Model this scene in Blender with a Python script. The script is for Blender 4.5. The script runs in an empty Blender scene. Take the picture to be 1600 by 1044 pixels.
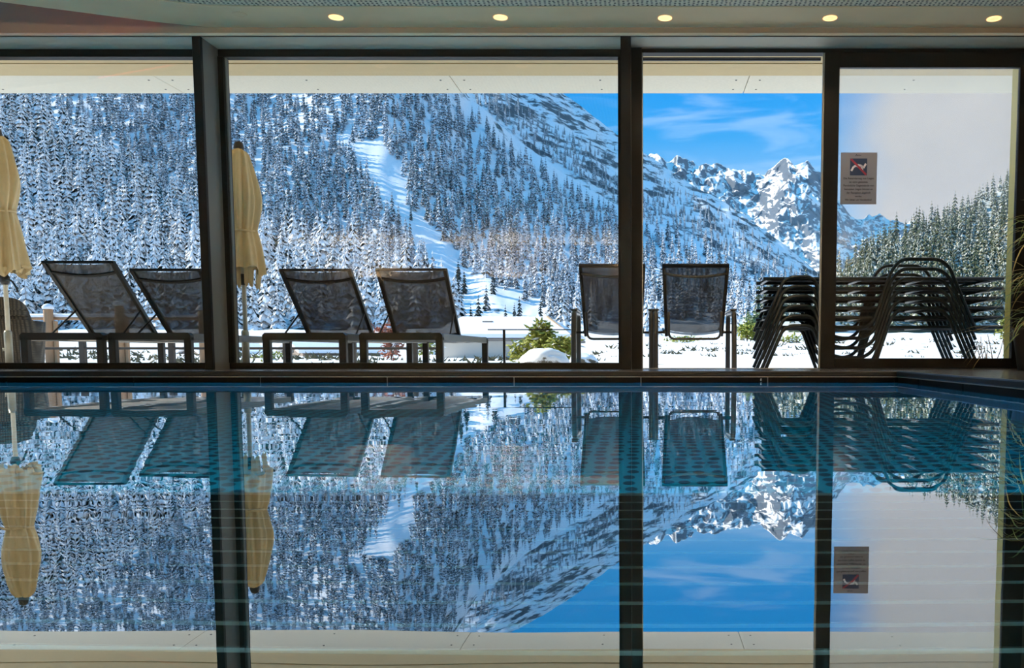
import bpy, bmesh, math, random
import numpy as np
from mathutils import Vector, Matrix

random.seed(7)
RNG = np.random.default_rng(11)
scene = bpy.context.scene
COL = scene.collection

# ------------------------------------------------------------------ camera
F_PX, PITCH, CX, CY, CAM_H = 1300.0, math.radians(4.4), 1010.0, 651.0, 0.185
cam_data = bpy.data.cameras.new('camera')
cam_data.sensor_width = 36.0
cam_data.lens = F_PX / 1600.0 * 36.0
cam_data.shift_x = (800.0 - CX) / 1600.0
cam_data.shift_y = (CY - 522.0) / 1600.0
cam_data.clip_start = 0.02
cam_data.clip_end = 30000.0
cam = bpy.data.objects.new('camera', cam_data)
COL.objects.link(cam)
cam.location = (0, 0, CAM_H)
cam.rotation_euler = (math.pi / 2 - PITCH, 0, 0)
scene.camera = cam

# ------------------------------------------------------------------ exposure
vs = scene.view_settings
vs.view_transform = 'Standard'
vs.look = 'None'
vs.exposure = 0.80
vs.gamma = 1.0
vs.use_curve_mapping = False
scene.cycles.use_denoising = True
scene.cycles.max_bounces = 12
scene.cycles.diffuse_bounces = 4
scene.cycles.glossy_bounces = 4
scene.cycles.transmission_bounces = 8
scene.cycles.transparent_max_bounces = 24
scene.cycles.sample_clamp_indirect = 6.0

# ------------------------------------------------------------------ sky
world = bpy.data.worlds.new('sky')
scene.world = world
world.use_nodes = True


def build_sky():
    nt = world.node_tree
    nt.nodes.clear()
    N = nt.nodes.new
    L = nt.links.new
    out = N('ShaderNodeOutputWorld')
    bg = N('ShaderNodeBackground')
    L(bg.outputs[0], out.inputs[0])
    tc = N('ShaderNodeTexCoord')
    sep = N('ShaderNodeSeparateXYZ')
    L(tc.outputs['Generated'], sep.inputs[0])
    ramp = N('ShaderNodeValToRGB')
    L(sep.outputs['Z'], ramp.inputs[0])
    e = ramp.color_ramp.elements
    e[0].position = 0.0
    e[0].color = (0.30, 0.44, 0.64, 1)
    e[1].position = 1.0
    e[1].color = (0.01, 0.30, 0.66, 1)
    for pos, c in ((0.20, (0.10, 0.29, 0.57, 1)), (0.245, (0.015, 0.22, 0.55, 1)), (0.29, (0.001, 0.19, 0.54, 1)), (0.5, (0.005, 0.27, 0.66, 1))):
        q = e.new(pos)
        q.color = c
    # thin wisps, stretched sideways
    mp = N('ShaderNodeMapping')
    mp.inputs['Scale'].default_value = (3.0, 3.0, 16.0)
    L(tc.outputs['Generated'], mp.inputs[0])
    n1 = N('ShaderNodeTexNoise')
    n1.inputs['Scale'].default_value = 2.6
    n1.inputs['Detail'].default_value = 7.0
    n1.inputs['Distortion'].default_value = 0.6
    L(mp.outputs[0], n1.inputs[0])
    r1 = N('ShaderNodeMapRange')
    r1.interpolation_type = 'SMOOTHSTEP'
    r1.inputs['From Min'].default_value = 0.50
    r1.inputs['From Max'].default_value = 0.74
    r1.inputs['To Max'].default_value = 0.5
    L(n1.outputs['Fac'], r1.inputs['Value'])
    m1 = N('ShaderNodeMix')
    m1.data_type = 'RGBA'
    L(r1.outputs[0], m1.inputs[0])
    L(ramp.outputs[0], m1.inputs[6])
    m1.inputs[7].default_value = (0.26, 0.42, 0.66, 1)
    # grey cloud bank that covers the right hand sky
    n2 = N('ShaderNodeTexNoise')
    n2.inputs['Scale'].default_value = 5.0
    n2.inputs['Detail'].default_value = 5.0
    L(tc.outputs['Generated'], n2.inputs[0])
    ad = N('ShaderNodeMath')
    ad.operation = 'MULTIPLY_ADD'
    L(n2.outputs['Fac'], ad.inputs[0])
    ad.inputs[1].default_value = 0.12
    L(sep.outputs['X'], ad.inputs[2])
    r2 = N('ShaderNodeMapRange')
    r2.interpolation_type = 'SMOOTHSTEP'
    r2.inputs['From Min'].default_value = 0.255
    r2.inputs['From Max'].default_value = 0.335
    L(ad.outputs[0], r2.inputs['Value'])
    cr = N('ShaderNodeMix')
    cr.data_type = 'RGBA'
    L(n2.outputs['Fac'], cr.inputs[0])
    cr.inputs[6].default_value = (0.28, 0.29, 0.31, 1)
    cr.inputs[7].default_value = (0.47, 0.46, 0.44, 1)
    m2 = N('ShaderNodeMix')
    m2.data_type = 'RGBA'
    r3 = N('ShaderNodeMapRange')
    r3.interpolation_type = 'SMOOTHSTEP'
    r3.inputs['From Min'].default_value = 0.42
    r3.inputs['From Max'].default_value = 0.62
    r3.inputs['To Min'].default_value = 1.0
    r3.inputs['To Max'].default_value = 0.0
    L(sep.outputs['Z'], r3.inputs['Value'])
    mm = N('ShaderNodeMath')
    mm.operation = 'MULTIPLY'
    L(r2.outputs[0], mm.inputs[0])
    L(r3.outputs[0], mm.inputs[1])
    L(mm.outputs[0], m2.inputs[0])
    L(m1.outputs[2], m2.inputs[6])
    L(cr.outputs[2], m2.inputs[7])
    L(m2.outputs[2], bg.inputs[0])
    bg.inputs[1].default_value = 1.0


build_sky()

# ------------------------------------------------------------------ sun
SUN_AZ, SUN_EL = math.radians(-80), math.radians(31)
sun_dir = Vector((math.cos(SUN_EL) * math.sin(SUN_AZ), math.cos(SUN_EL) * math.cos(SUN_AZ), math.sin(SUN_EL)))
sd = bpy.data.lights.new('sun', 'SUN')
sd.energy = 4.6
sd.angle = math.radians(0.6)
sd.color = (1.0, 0.91, 0.74)
sun = bpy.data.objects.new('sun', sd)
COL.objects.link(sun)
sun.rotation_euler = (-sun_dir).to_track_quat('-Z', 'Y').to_euler()

# ------------------------------------------------------------------ measuring helpers
SP, CP = math.sin(PITCH), math.cos(PITCH)


def ratio(y):
    """rise per metre of distance for image row y (1600x1044 frame)"""
    b = (CY - y) / F_PX
    return (b * CP - SP) / (b * SP + CP)


def P(x, y, D):
    a = (x - CX) / F_PX
    b = (CY - y) / F_PX
    Y = b * SP + CP
    return Vector((a * D / Y, D, CAM_H + (b * CP - SP) * D / Y))


def PX(x, y, D):
    return P(x, y, D).x


def PZ(y, D):
    return CAM_H + ratio(y) * D


def DAT(y, z):
    return (z - CAM_H) / ratio(y)


# ------------------------------------------------------------------ materials
MATS = {}


def mat(name, color=(0.5, 0.5, 0.5), rough=0.6, metal=0.0, var=0.0, vscale=8.0, bump=0.0, bscale=60.0, stretch=None, emit=None, estr=0.0, spec=0.5):
    if name in MATS:
        return MATS[name]
    m = bpy.data.materials.new(name)
    m.use_nodes = True
    nt = m.node_tree
    b = nt.nodes['Principled BSDF']
    b.inputs['Base Color'].default_value = (*color, 1)
    b.inputs['Roughness'].default_value = rough
    b.inputs['Metallic'].default_value = metal
    b.inputs['Specular IOR Level'].default_value = spec
    if emit:
        b.inputs['Emission Color'].default_value = (*emit, 1)
        b.inputs['Emission Strength'].default_value = estr
    tc = nt.nodes.new('ShaderNodeTexCoord')
    src = tc.outputs['Object']
    if stretch:
        mp = nt.nodes.new('ShaderNodeMapping')
        mp.inputs['Scale'].default_value = stretch
        nt.links.new(src, mp.inputs[0])
        src = mp.outputs[0]
    if var > 0:
        n = nt.nodes.new('ShaderNodeTexNoise')
        n.inputs['Scale'].default_value = vscale
        n.inputs['Detail'].default_value = 5
        nt.links.new(src, n.inputs[0])
        mx = nt.nodes.new('ShaderNodeMix')
        mx.data_type = 'RGBA'
        mx.inputs[6].default_value = (*[max(0, c * (1 - var)) for c in color], 1)
        mx.inputs[7].default_value = (*[min(1, c * (1 + var)) for c in color], 1)
        nt.links.new(n.outputs['Fac'], mx.inputs[0])
        nt.links.new(mx.outputs[2], b.inputs['Base Color'])
    if bump > 0:
        n2 = nt.nodes.new('ShaderNodeTexNoise')
        n2.inputs['Scale'].default_value = bscale
        n2.inputs['Detail'].default_value = 4
        nt.links.new(src, n2.inputs[0])
        bp = nt.nodes.new('ShaderNodeBump')
        bp.inputs['Strength'].default_value = bump
        bp.inputs['Distance'].default_value = 0.01
        nt.links.new(n2.outputs['Fac'], bp.inputs['Height'])
        nt.links.new(bp.outputs[0], b.inputs['Normal'])
    MATS[name] = m
    return m


def sling_mat(name, color, clear):
    m = bpy.data.materials.new(name)
    m.use_nodes = True
    nt = m.node_tree
    b = nt.nodes['Principled BSDF']
    b.inputs['Base Color'].default_value = (*color, 1)
    b.inputs['Roughness'].default_value = 0.7
    tr = nt.nodes.new('ShaderNodeBsdfTransparent')
    mx = nt.nodes.new('ShaderNodeMixShader')
    tc = nt.nodes.new('ShaderNodeTexCoord')
    n = nt.nodes.new('ShaderNodeTexNoise')
    n.inputs['Scale'].default_value = 7
    n.inputs['Detail'].default_value = 3
    nt.links.new(tc.outputs['Object'], n.inputs[0])
    r = nt.nodes.new('ShaderNodeMapRange')
    r.inputs['To Min'].default_value = max(0, clear - 0.08)
    r.inputs['To Max'].default_value = clear + 0.08
    nt.links.new(n.outputs['Fac'], r.inputs['Value'])
    nt.links.new(r.outputs[0], mx.inputs[0])
    nt.links.new(b.outputs[0], mx.inputs[1])
    nt.links.new(tr.outputs[0], mx.inputs[2])
    nt.links.new(mx.outputs[0], nt.nodes['Material Output'].inputs[0])
    return m


def glass_mat(name, veil=0.0):
    m = bpy.data.materials.new(name)
    m.use_nodes = True
    nt = m.node_tree
    nt.nodes.remove(nt.nodes['Principled BSDF'])
    tr = nt.nodes.new('ShaderNodeBsdfTransparent')
    tr.inputs[0].default_value = (0.985, 0.99, 0.99, 1)
    gl = nt.nodes.new('ShaderNodeBsdfGlossy')
    gl.inputs['Roughness'].default_value = 0.0
    fr = nt.nodes.new('ShaderNodeFresnel')
    fr.inputs[0].default_value = 1.35
    mx = nt.nodes.new('ShaderNodeMixShader')
    nt.links.new(fr.outputs[0], mx.inputs[0])
    nt.links.new(tr.outputs[0], mx.inputs[1])
    nt.links.new(gl.outputs[0], mx.inputs[2])
    last = mx.outputs[0]
    if veil > 0:
        # condensation film: thin milky layer, patchy and thicker toward the head of the door
        tl = nt.nodes.new('ShaderNodeBsdfTranslucent')
        tl.inputs[0].default_value = (0.95, 0.95, 0.95, 1)
        tc = nt.nodes.new('ShaderNodeTexCoord')
        sp = nt.nodes.new('ShaderNodeSeparateXYZ')
        nt.links.new(tc.outputs['Object'], sp.inputs[0])
        n = nt.nodes.new('ShaderNodeTexNoise')
        n.inputs['Scale'].default_value = 2.2
        n.inputs['Detail'].default_value = 6
        nt.links.new(tc.outputs['Object'], n.inputs[0])
        a = nt.nodes.new('ShaderNodeMapRange')
        a.interpolation_type = 'SMOOTHSTEP'
        a.inputs['From Min'].default_value = 0.75
        a.inputs['From Max'].default_value = 1.9
        a.inputs['To Min'].default_value = 0.0
        a.inputs['To Max'].default_value = veil
        nt.links.new(sp.outputs['Z'], a.inputs['Value'])
        mu = nt.nodes.new('ShaderNodeMath')
        mu.operation = 'MULTIPLY'
        nt.links.new(a.outputs[0], mu.inputs[0])
        mr = nt.nodes.new('ShaderNodeMapRange')
        mr.inputs['To Min'].default_value = 0.55
        mr.inputs['To Max'].default_value = 1.3
        nt.links.new(n.outputs['Fac'], mr.inputs['Value'])
        nt.links.new(mr.outputs[0], mu.inputs[1])
        m2 = nt.nodes.new('ShaderNodeMixShader')
        nt.links.new(mu.outputs[0], m2.inputs[0])
        nt.links.new(last, m2.inputs[1])
        nt.links.new(tl.outputs[0], m2.inputs[2])
        last = m2.outputs[0]
    nt.links.new(last, nt.nodes['Material Output'].inputs[0])
    return m


def water_mat():
    m = bpy.data.materials.new('pool_water')
    m.use_nodes = True
    nt = m.node_tree
    nt.nodes.remove(nt.nodes['Principled BSDF'])
    rf = nt.nodes.new('ShaderNodeBsdfRefraction')
    rf.inputs['IOR'].default_value = 1.33
    rf.inputs['Roughness'].default_value = 0.0
    rf.inputs[0].default_value = (0.55, 0.86, 0.92, 1)
    gl = nt.nodes.new('ShaderNodeBsdfGlossy')
    gl.inputs['Roughness'].default_value = 0.0
    gl.inputs[0].default_value = (0.97, 0.98, 1, 1)
    fr = nt.nodes.new('ShaderNodeLayerWeight')
    fr.inputs['Blend'].default_value = 0.5
    pw = nt.nodes.new('ShaderNodeMath')
    pw.operation = 'POWER'
    pw.inputs[1].default_value = 3.0
    nt.links.new(fr.outputs['Facing'], pw.inputs[0])
    ma = nt.nodes.new('ShaderNodeMath')
    ma.operation = 'MULTIPLY_ADD'
    ma.inputs[1].default_value = 0.62
    ma.inputs[2].default_value = 0.34
    nt.links.new(pw.outputs[0], ma.inputs[0])
    tc = nt.nodes.new('ShaderNodeTexCoord')
    mp = nt.nodes.new('ShaderNodeMapping')
    mp.inputs['Scale'].default_value = (1.0, 2.2, 1.0)
    nt.links.new(tc.outputs['Object'], mp.inputs[0])
    n = nt.nodes.new('ShaderNodeTexNoise')
    n.inputs['Scale'].default_value = 2.0
    n.inputs['Detail'].default_value = 2.0
    nt.links.new(mp.outputs[0], n.inputs[0])
    bp = nt.nodes.new('ShaderNodeBump')
    bp.inputs['Strength'].default_value = 0.035
    bp.inputs['Distance'].default_value = 0.01
    nt.links.new(n.outputs['Fac'], bp.inputs['Height'])
    for s in (rf, gl, fr):
        nt.links.new(bp.outputs[0], s.inputs['Normal'])
    mx = nt.nodes.new('ShaderNodeMixShader')
    nt.links.new(ma.outputs[0], mx.inputs[0])
    nt.links.new(rf.outputs[0], mx.inputs[1])
    nt.links.new(gl.outputs[0], mx.inputs[2])
    nt.links.new(mx.outputs[0], nt.nodes['Material Output'].inputs[0])
    return m


def dotted_mat(name, base, dot, scale, radius, rough=0.4):
    """flat colour with a regular grid of small dots (perforation or studs)"""
    m = bpy.data.materials.new(name)
    m.use_nodes = True
    nt = m.node_tree
    b = nt.nodes['Principled BSDF']
    b.inputs['Roughness'].default_value = rough
    tc = nt.nodes.new('ShaderNodeTexCoord')
    vo = nt.nodes.new('ShaderNodeTexVoronoi')
    vo.voronoi_dimensions = '2D'
    vo.inputs['Scale'].default_value = scale
    vo.inputs['Randomness'].default_value = 0.25
    nt.links.new(tc.outputs['Object'], vo.inputs['Vector'])
    r = nt.nodes.new('ShaderNodeMapRange')
    r.inputs['From Min'].default_value = radius
    r.inputs['From Max'].default_value = radius * 1.3
    nt.links.new(vo.outputs['Distance'], r.inputs['Value'])
    mx = nt.nodes.new('ShaderNodeMix')
    mx.data_type = 'RGBA'
    mx.inputs[6].default_value = (*dot, 1)
    mx.inputs[7].default_value = (*base, 1)
    nt.links.new(r.outputs[0], mx.inputs[0])
    nt.links.new(mx.outputs[2], b.inputs['Base Color'])
    return m


def mountain_mat(name, snow, rock, amount, scale, stretch=(1, 1, 1), steep=0.55):
    m = bpy.data.materials.new(name)
    m.use_nodes = True
    nt = m.node_tree
    b = nt.nodes['Principled BSDF']
    b.inputs['Roughness'].default_value = 0.9
    b.inputs['Specular IOR Level'].default_value = 0.1
    tc = nt.nodes.new('ShaderNodeTexCoord')
    mp = nt.nodes.new('ShaderNodeMapping')
    mp.inputs['Scale'].default_value = stretch
    nt.links.new(tc.outputs['Object'], mp.inputs[0])
    n = nt.nodes.new('ShaderNodeTexNoise')
    n.inputs['Scale'].default_value = scale
    n.inputs['Detail'].default_value = 9
    n.inputs['Roughness'].default_value = 0.68
    nt.links.new(mp.outputs[0], n.inputs[0])
    ge = nt.nodes.new('ShaderNodeNewGeometry')
    sp = nt.nodes.new('ShaderNodeSeparateXYZ')
    nt.links.new(ge.outputs['Normal'], sp.inputs[0])
    sl = nt.nodes.new('ShaderNodeMapRange')
    sl.inputs['From Min'].default_value = steep - 0.25
    sl.inputs['From Max'].default_value = steep + 0.25
    sl.inputs['To Min'].default_value = 0.16
    sl.inputs['To Max'].default_value = -0.06
    nt.links.new(sp.outputs['Z'], sl.inputs['Value'])
    ad = nt.nodes.new('ShaderNodeMath')
    ad.operation = 'ADD'
    nt.links.new(n.outputs['Fac'], ad.inputs[0])
    nt.links.new(sl.outputs[0], ad.inputs[1])
    r = nt.nodes.new('ShaderNodeMapRange')
    r.inputs['From Min'].default_value = 1 - amount
    r.inputs['From Max'].default_value = 1 - amount + 0.07
    nt.links.new(ad.outputs[0], r.inputs['Value'])
    mx = nt.nodes.new('ShaderNodeMix')
    mx.data_type = 'RGBA'
    mx.inputs[6].default_value = (*snow, 1)
    mx.inputs[7].default_value = (*rock, 1)
    nt.links.new(r.outputs[0], mx.inputs[0])
    nt.links.new(mx.outputs[2], b.inputs['Base Color'])
    return m


def fir_mat(name, needle, snow, lo, hi):
    """needles with snow lying on the upper side of every bough"""
    m = bpy.data.materials.new(name)
    m.use_nodes = True
    nt = m.node_tree
    b = nt.nodes['Principled BSDF']
    b.inputs['Roughness'].default_value = 0.9
    b.inputs['Specular IOR Level'].default_value = 0.1
    ge = nt.nodes.new('ShaderNodeNewGeometry')
    tc = nt.nodes.new('ShaderNodeTexCoord')
    n = nt.nodes.new('ShaderNodeTexNoise')
    n.inputs['Scale'].default_value = 14
    n.inputs['Detail'].default_value = 3
    nt.links.new(tc.outputs['Object'], n.inputs[0])
    oi = nt.nodes.new('ShaderNodeObjectInfo')
    ad0 = nt.nodes.new('ShaderNodeMath')
    ad0.operation = 'MULTIPLY_ADD'
    nt.links.new(oi.outputs['Random'], ad0.inputs[0])
    ad0.inputs[1].default_value = 0.16
    nt.links.new(n.outputs['Fac'], ad0.inputs[2])
    r = nt.nodes.new('ShaderNodeMapRange')
    r.inputs['From Min'].default_value = lo
    r.inputs['From Max'].default_value = hi
    nt.links.new(ad0.outputs[0], r.inputs['Value'])
    inv = nt.nodes.new('ShaderNodeMath')
    inv.operation = 'SUBTRACT'
    inv.inputs[0].default_value = 1.0
    nt.links.new(ge.outputs['Backfacing'], inv.inputs[1])
    mu = nt.nodes.new('ShaderNodeMath')
    mu.operation = 'MULTIPLY'
    nt.links.new(r.outputs[0], mu.inputs[0])
    nt.links.new(inv.outputs[0], mu.inputs[1])
    mx = nt.nodes.new('ShaderNodeMix')
    mx.data_type = 'RGBA'
    mx.inputs[6].default_value = (*needle, 1)
    mx.inputs[7].default_value = (*snow, 1)
    nt.links.new(mu.outputs[0], mx.inputs[0])
    nt.links.new(mx.outputs[2], b.inputs['Base Color'])
    return m


M_FRAME = mat('bronze_frame', (0.010, 0.009, 0.008), 0.4, 0.0, 0.2, 3, spec=0.1)
M_FIN = mat('fin_grey', (0.16, 0.165, 0.16), 0.45, 0.0, 0.1, 3)  # on the fin sides this grey stands for reflected window light
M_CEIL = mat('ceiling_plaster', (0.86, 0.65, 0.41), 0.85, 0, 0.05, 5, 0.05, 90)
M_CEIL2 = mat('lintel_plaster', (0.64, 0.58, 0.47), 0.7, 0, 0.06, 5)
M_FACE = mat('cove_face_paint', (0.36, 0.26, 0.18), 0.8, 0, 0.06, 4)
M_WALL = mat('wall_plaster', (0.24, 0.21, 0.18), 0.85, 0, 0.05, 4)
M_ACOUSTIC = dotted_mat('perforated_acoustic_board', (0.74, 0.68, 0.54), (0.03, 0.03, 0.03), 34, 0.24, 0.8)
M_FLOOR = mat('dark_stone_floor', (0.10, 0.10, 0.105), 0.22, 0, 0.25, 6, 0.03, 40)
M_TILE = mat('black_edge_tile', (0.002, 0.002, 0.002), 0.35, 0, 0.2, 6, spec=0.05)
M_NOSE = mat('stone_nosing', (0.008, 0.008, 0.009), 0.4, 0, 0.2, 8, spec=0.25)
M_GROUT = mat('pale_grout', (0.32, 0.32, 0.31), 0.7)
M_STEEL = mat('steel_trim', (0.30, 0.29, 0.27), 0.35, 0.6)
M_POOLW = dotted_mat('pool_wall_mosaic', (0.004, 0.20, 0.36), (0.004, 0.12, 0.22), 24, 0.22, 0.4)
M_POOLF = dotted_mat('pool_floor_studs', (0.01, 0.55, 0.68), (0.004, 0.10, 0.15), 18, 0.30, 0.4)
M_GLASS = glass_mat('window_glass')
M_FOG = glass_mat('misted_door_glass', 0.17)
M_WATER = water_mat()
M_SOFFIT = mat('pale_cement_board', (0.76, 0.69, 0.55), 0.8, 0, 0.08, 30, 0.05, 80)
M_SOFFIT2 = mat('beige_soffit_beam', (0.62, 0.47, 0.25), 0.8, 0, 0.05, 8)
M_SCREW = mat('dark_screw', (0.06, 0.06, 0.06), 0.5, 0.5)
M_LARCH = mat('yellow_larch', (0.95, 0.76, 0.20), 0.6, 0, 0.15, 6, 0, 60, (8, 8, 1))
M_TUBE = mat('dark_brown_tube', (0.013, 0.011, 0.010), 0.35, 0.0, 0.2, 10, spec=0.3)
M_TUBE2 = mat('grey_green_tube', (0.020, 0.025, 0.024), 0.32, 0.2, 0.2, 10)
M_TUBE3 = mat('taupe_aluminium', (0.085, 0.08, 0.07), 0.35, 0.3, 0.2, 10)
M_SLING = sling_mat('dark_brown_mesh', (0.085, 0.066, 0.048), 0.07)
M_SLING2 = sling_mat('black_mesh', (0.030, 0.029, 0.030), 0.09)
M_SLING3 = mat('dark_stack_mesh', (0.010, 0.011, 0.011), 0.8, 0, 0.2, 12, spec=0.2)
M_SLINGG = mat('grey_bed_mesh', (0.30, 0.28, 0.25), 0.7, 0, 0.2, 12)
M_CANVAS = mat('sand_canvas', (0.74, 0.57, 0.31), 0.85, 0, 0.1, 18, 0.2, 120)
M_POLE = mat('pale_ash_pole', (0.62, 0.57, 0.44), 0.5, 0, 0.18, 10)
M_BLACKP = mat('black_plastic', (0.02, 0.018, 0.016), 0.4)


def wicker_mat():
    m = bpy.data.materials.new('grey_wicker')
    m.use_nodes = True
    nt = m.node_tree
    bs = nt.nodes['Principled BSDF']
    bs.inputs['Roughness'].default_value = 0.75
    tc = nt.nodes.new('ShaderNodeTexCoord')
    facs = []
    for direction, sc_w in (('X', 16.0), ('Z', 30.0)):
        wv = nt.nodes.new('ShaderNodeTexWave')
        wv.bands_direction = direction
        wv.inputs['Scale'].default_value = sc_w
        wv.inputs['Distortion'].default_value = 1.2
        nt.links.new(tc.outputs['Object'], wv.inputs['Vector'])
        facs.append(wv.outputs['Fac'])
    mu = nt.nodes.new('ShaderNodeMath')
    mu.operation = 'MULTIPLY'
    nt.links.new(facs[0], mu.inputs[0])
    nt.links.new(facs[1], mu.inputs[1])
    mx = nt.nodes.new('ShaderNodeMix')
    mx.data_type = 'RGBA'
    mx.inputs[6].default_value = (0.045, 0.035, 0.024, 1)
    mx.inputs[7].default_value = (0.26, 0.21, 0.14, 1)
    nt.links.new(mu.outputs[0], mx.inputs[0])
    nt.links.new(mx.outputs[2], bs.inputs['Base Color'])
    bp = nt.nodes.new('ShaderNodeBump')
    bp.inputs['Strength'].default_value = 0.6
    bp.inputs['Distance'].default_value = 0.01
    nt.links.new(mu.outputs[0], bp.inputs['Height'])
    nt.links.new(bp.outputs[0], bs.inputs['Normal'])
    return m


M_WICKER = wicker_mat()
M_TIMBER = mat('orange_timber', (0.36, 0.20, 0.10), 0.7, 0, 0.3, 5, 0, 60, (10, 10, 1))
M_DARKTIMBER = mat('dark_timber', (0.05, 0.038, 0.028), 0.7, 0, 0.3, 5)
M_SNOW = mat('snow', (0.88, 0.89, 0.92), 0.85, 0, 0.03, 3, 0.3, 6, spec=0.2)
M_PAPER = mat('backlit_paper', (0.22, 0.22, 0.27), 0.7)  # the shade of a backlit sheet is put into the paper colour
M_NAVY = mat('navy_print', (0.012, 0.03, 0.09), 0.6)
M_REDP = mat('red_print', (0.30, 0.02, 0.05), 0.6)
M_WHITEP = mat('white_print', (0.75, 0.70, 0.78), 0.6)
M_INK = mat('black_ink', (0.015, 0.012, 0.02), 0.6)
M_LAMP = mat('lamp_glow', (1, 0.8, 0.5), 0.5, emit=(1.0, 0.55, 0.22), estr=1.0)
M_LAMPRING = mat('lamp_ring', (0.7, 0.62, 0.48), 0.4)
M_REDLED = mat('red_led', (0.6, 0.05, 0.03), 0.5, emit=(1.0, 0.06, 0.03), estr=2.5)
M_LEAF = mat('indoor_leaf', (0.20, 0.28, 0.07), 0.5, 0, 0.35, 6)
M_LEAFDRY = mat('dry_leaf', (0.50, 0.40, 0.15), 0.6, 0, 0.3, 6)
M_POT = mat('dark_pot', (0.05, 0.045, 0.04), 0.5, 0, 0.2, 6)
M_SHRUB = mat('yellow_green_foliage', (0.26, 0.28, 0.035), 0.7, 0, 0.4, 3)
M_SHRUBRED = mat('rust_foliage', (0.36, 0.13, 0.08), 0.7, 0, 0.4, 3)
M_TWIG = mat('twig', (0.09, 0.06, 0.04), 0.8)
M_HOUSE = mat('house_render', (0.66, 0.62, 0.55), 0.8, 0, 0.1, 0.5)
M_HOUSEW = mat('house_timber', (0.24, 0.20, 0.17), 0.8, 0, 0.2, 2)
M_HWIN = mat('house_window_glass', (0.03, 0.04, 0.05), 0.15)
M_BARGE = mat('barge_board', (0.50, 0.33, 0.20), 0.7, 0, 0.2, 2)
M_LENS = mat('pool_fill_lens', (0.8, 0.9, 1.0), 0.4, emit=(0.55, 0.85, 1.0), estr=2.0)


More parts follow.
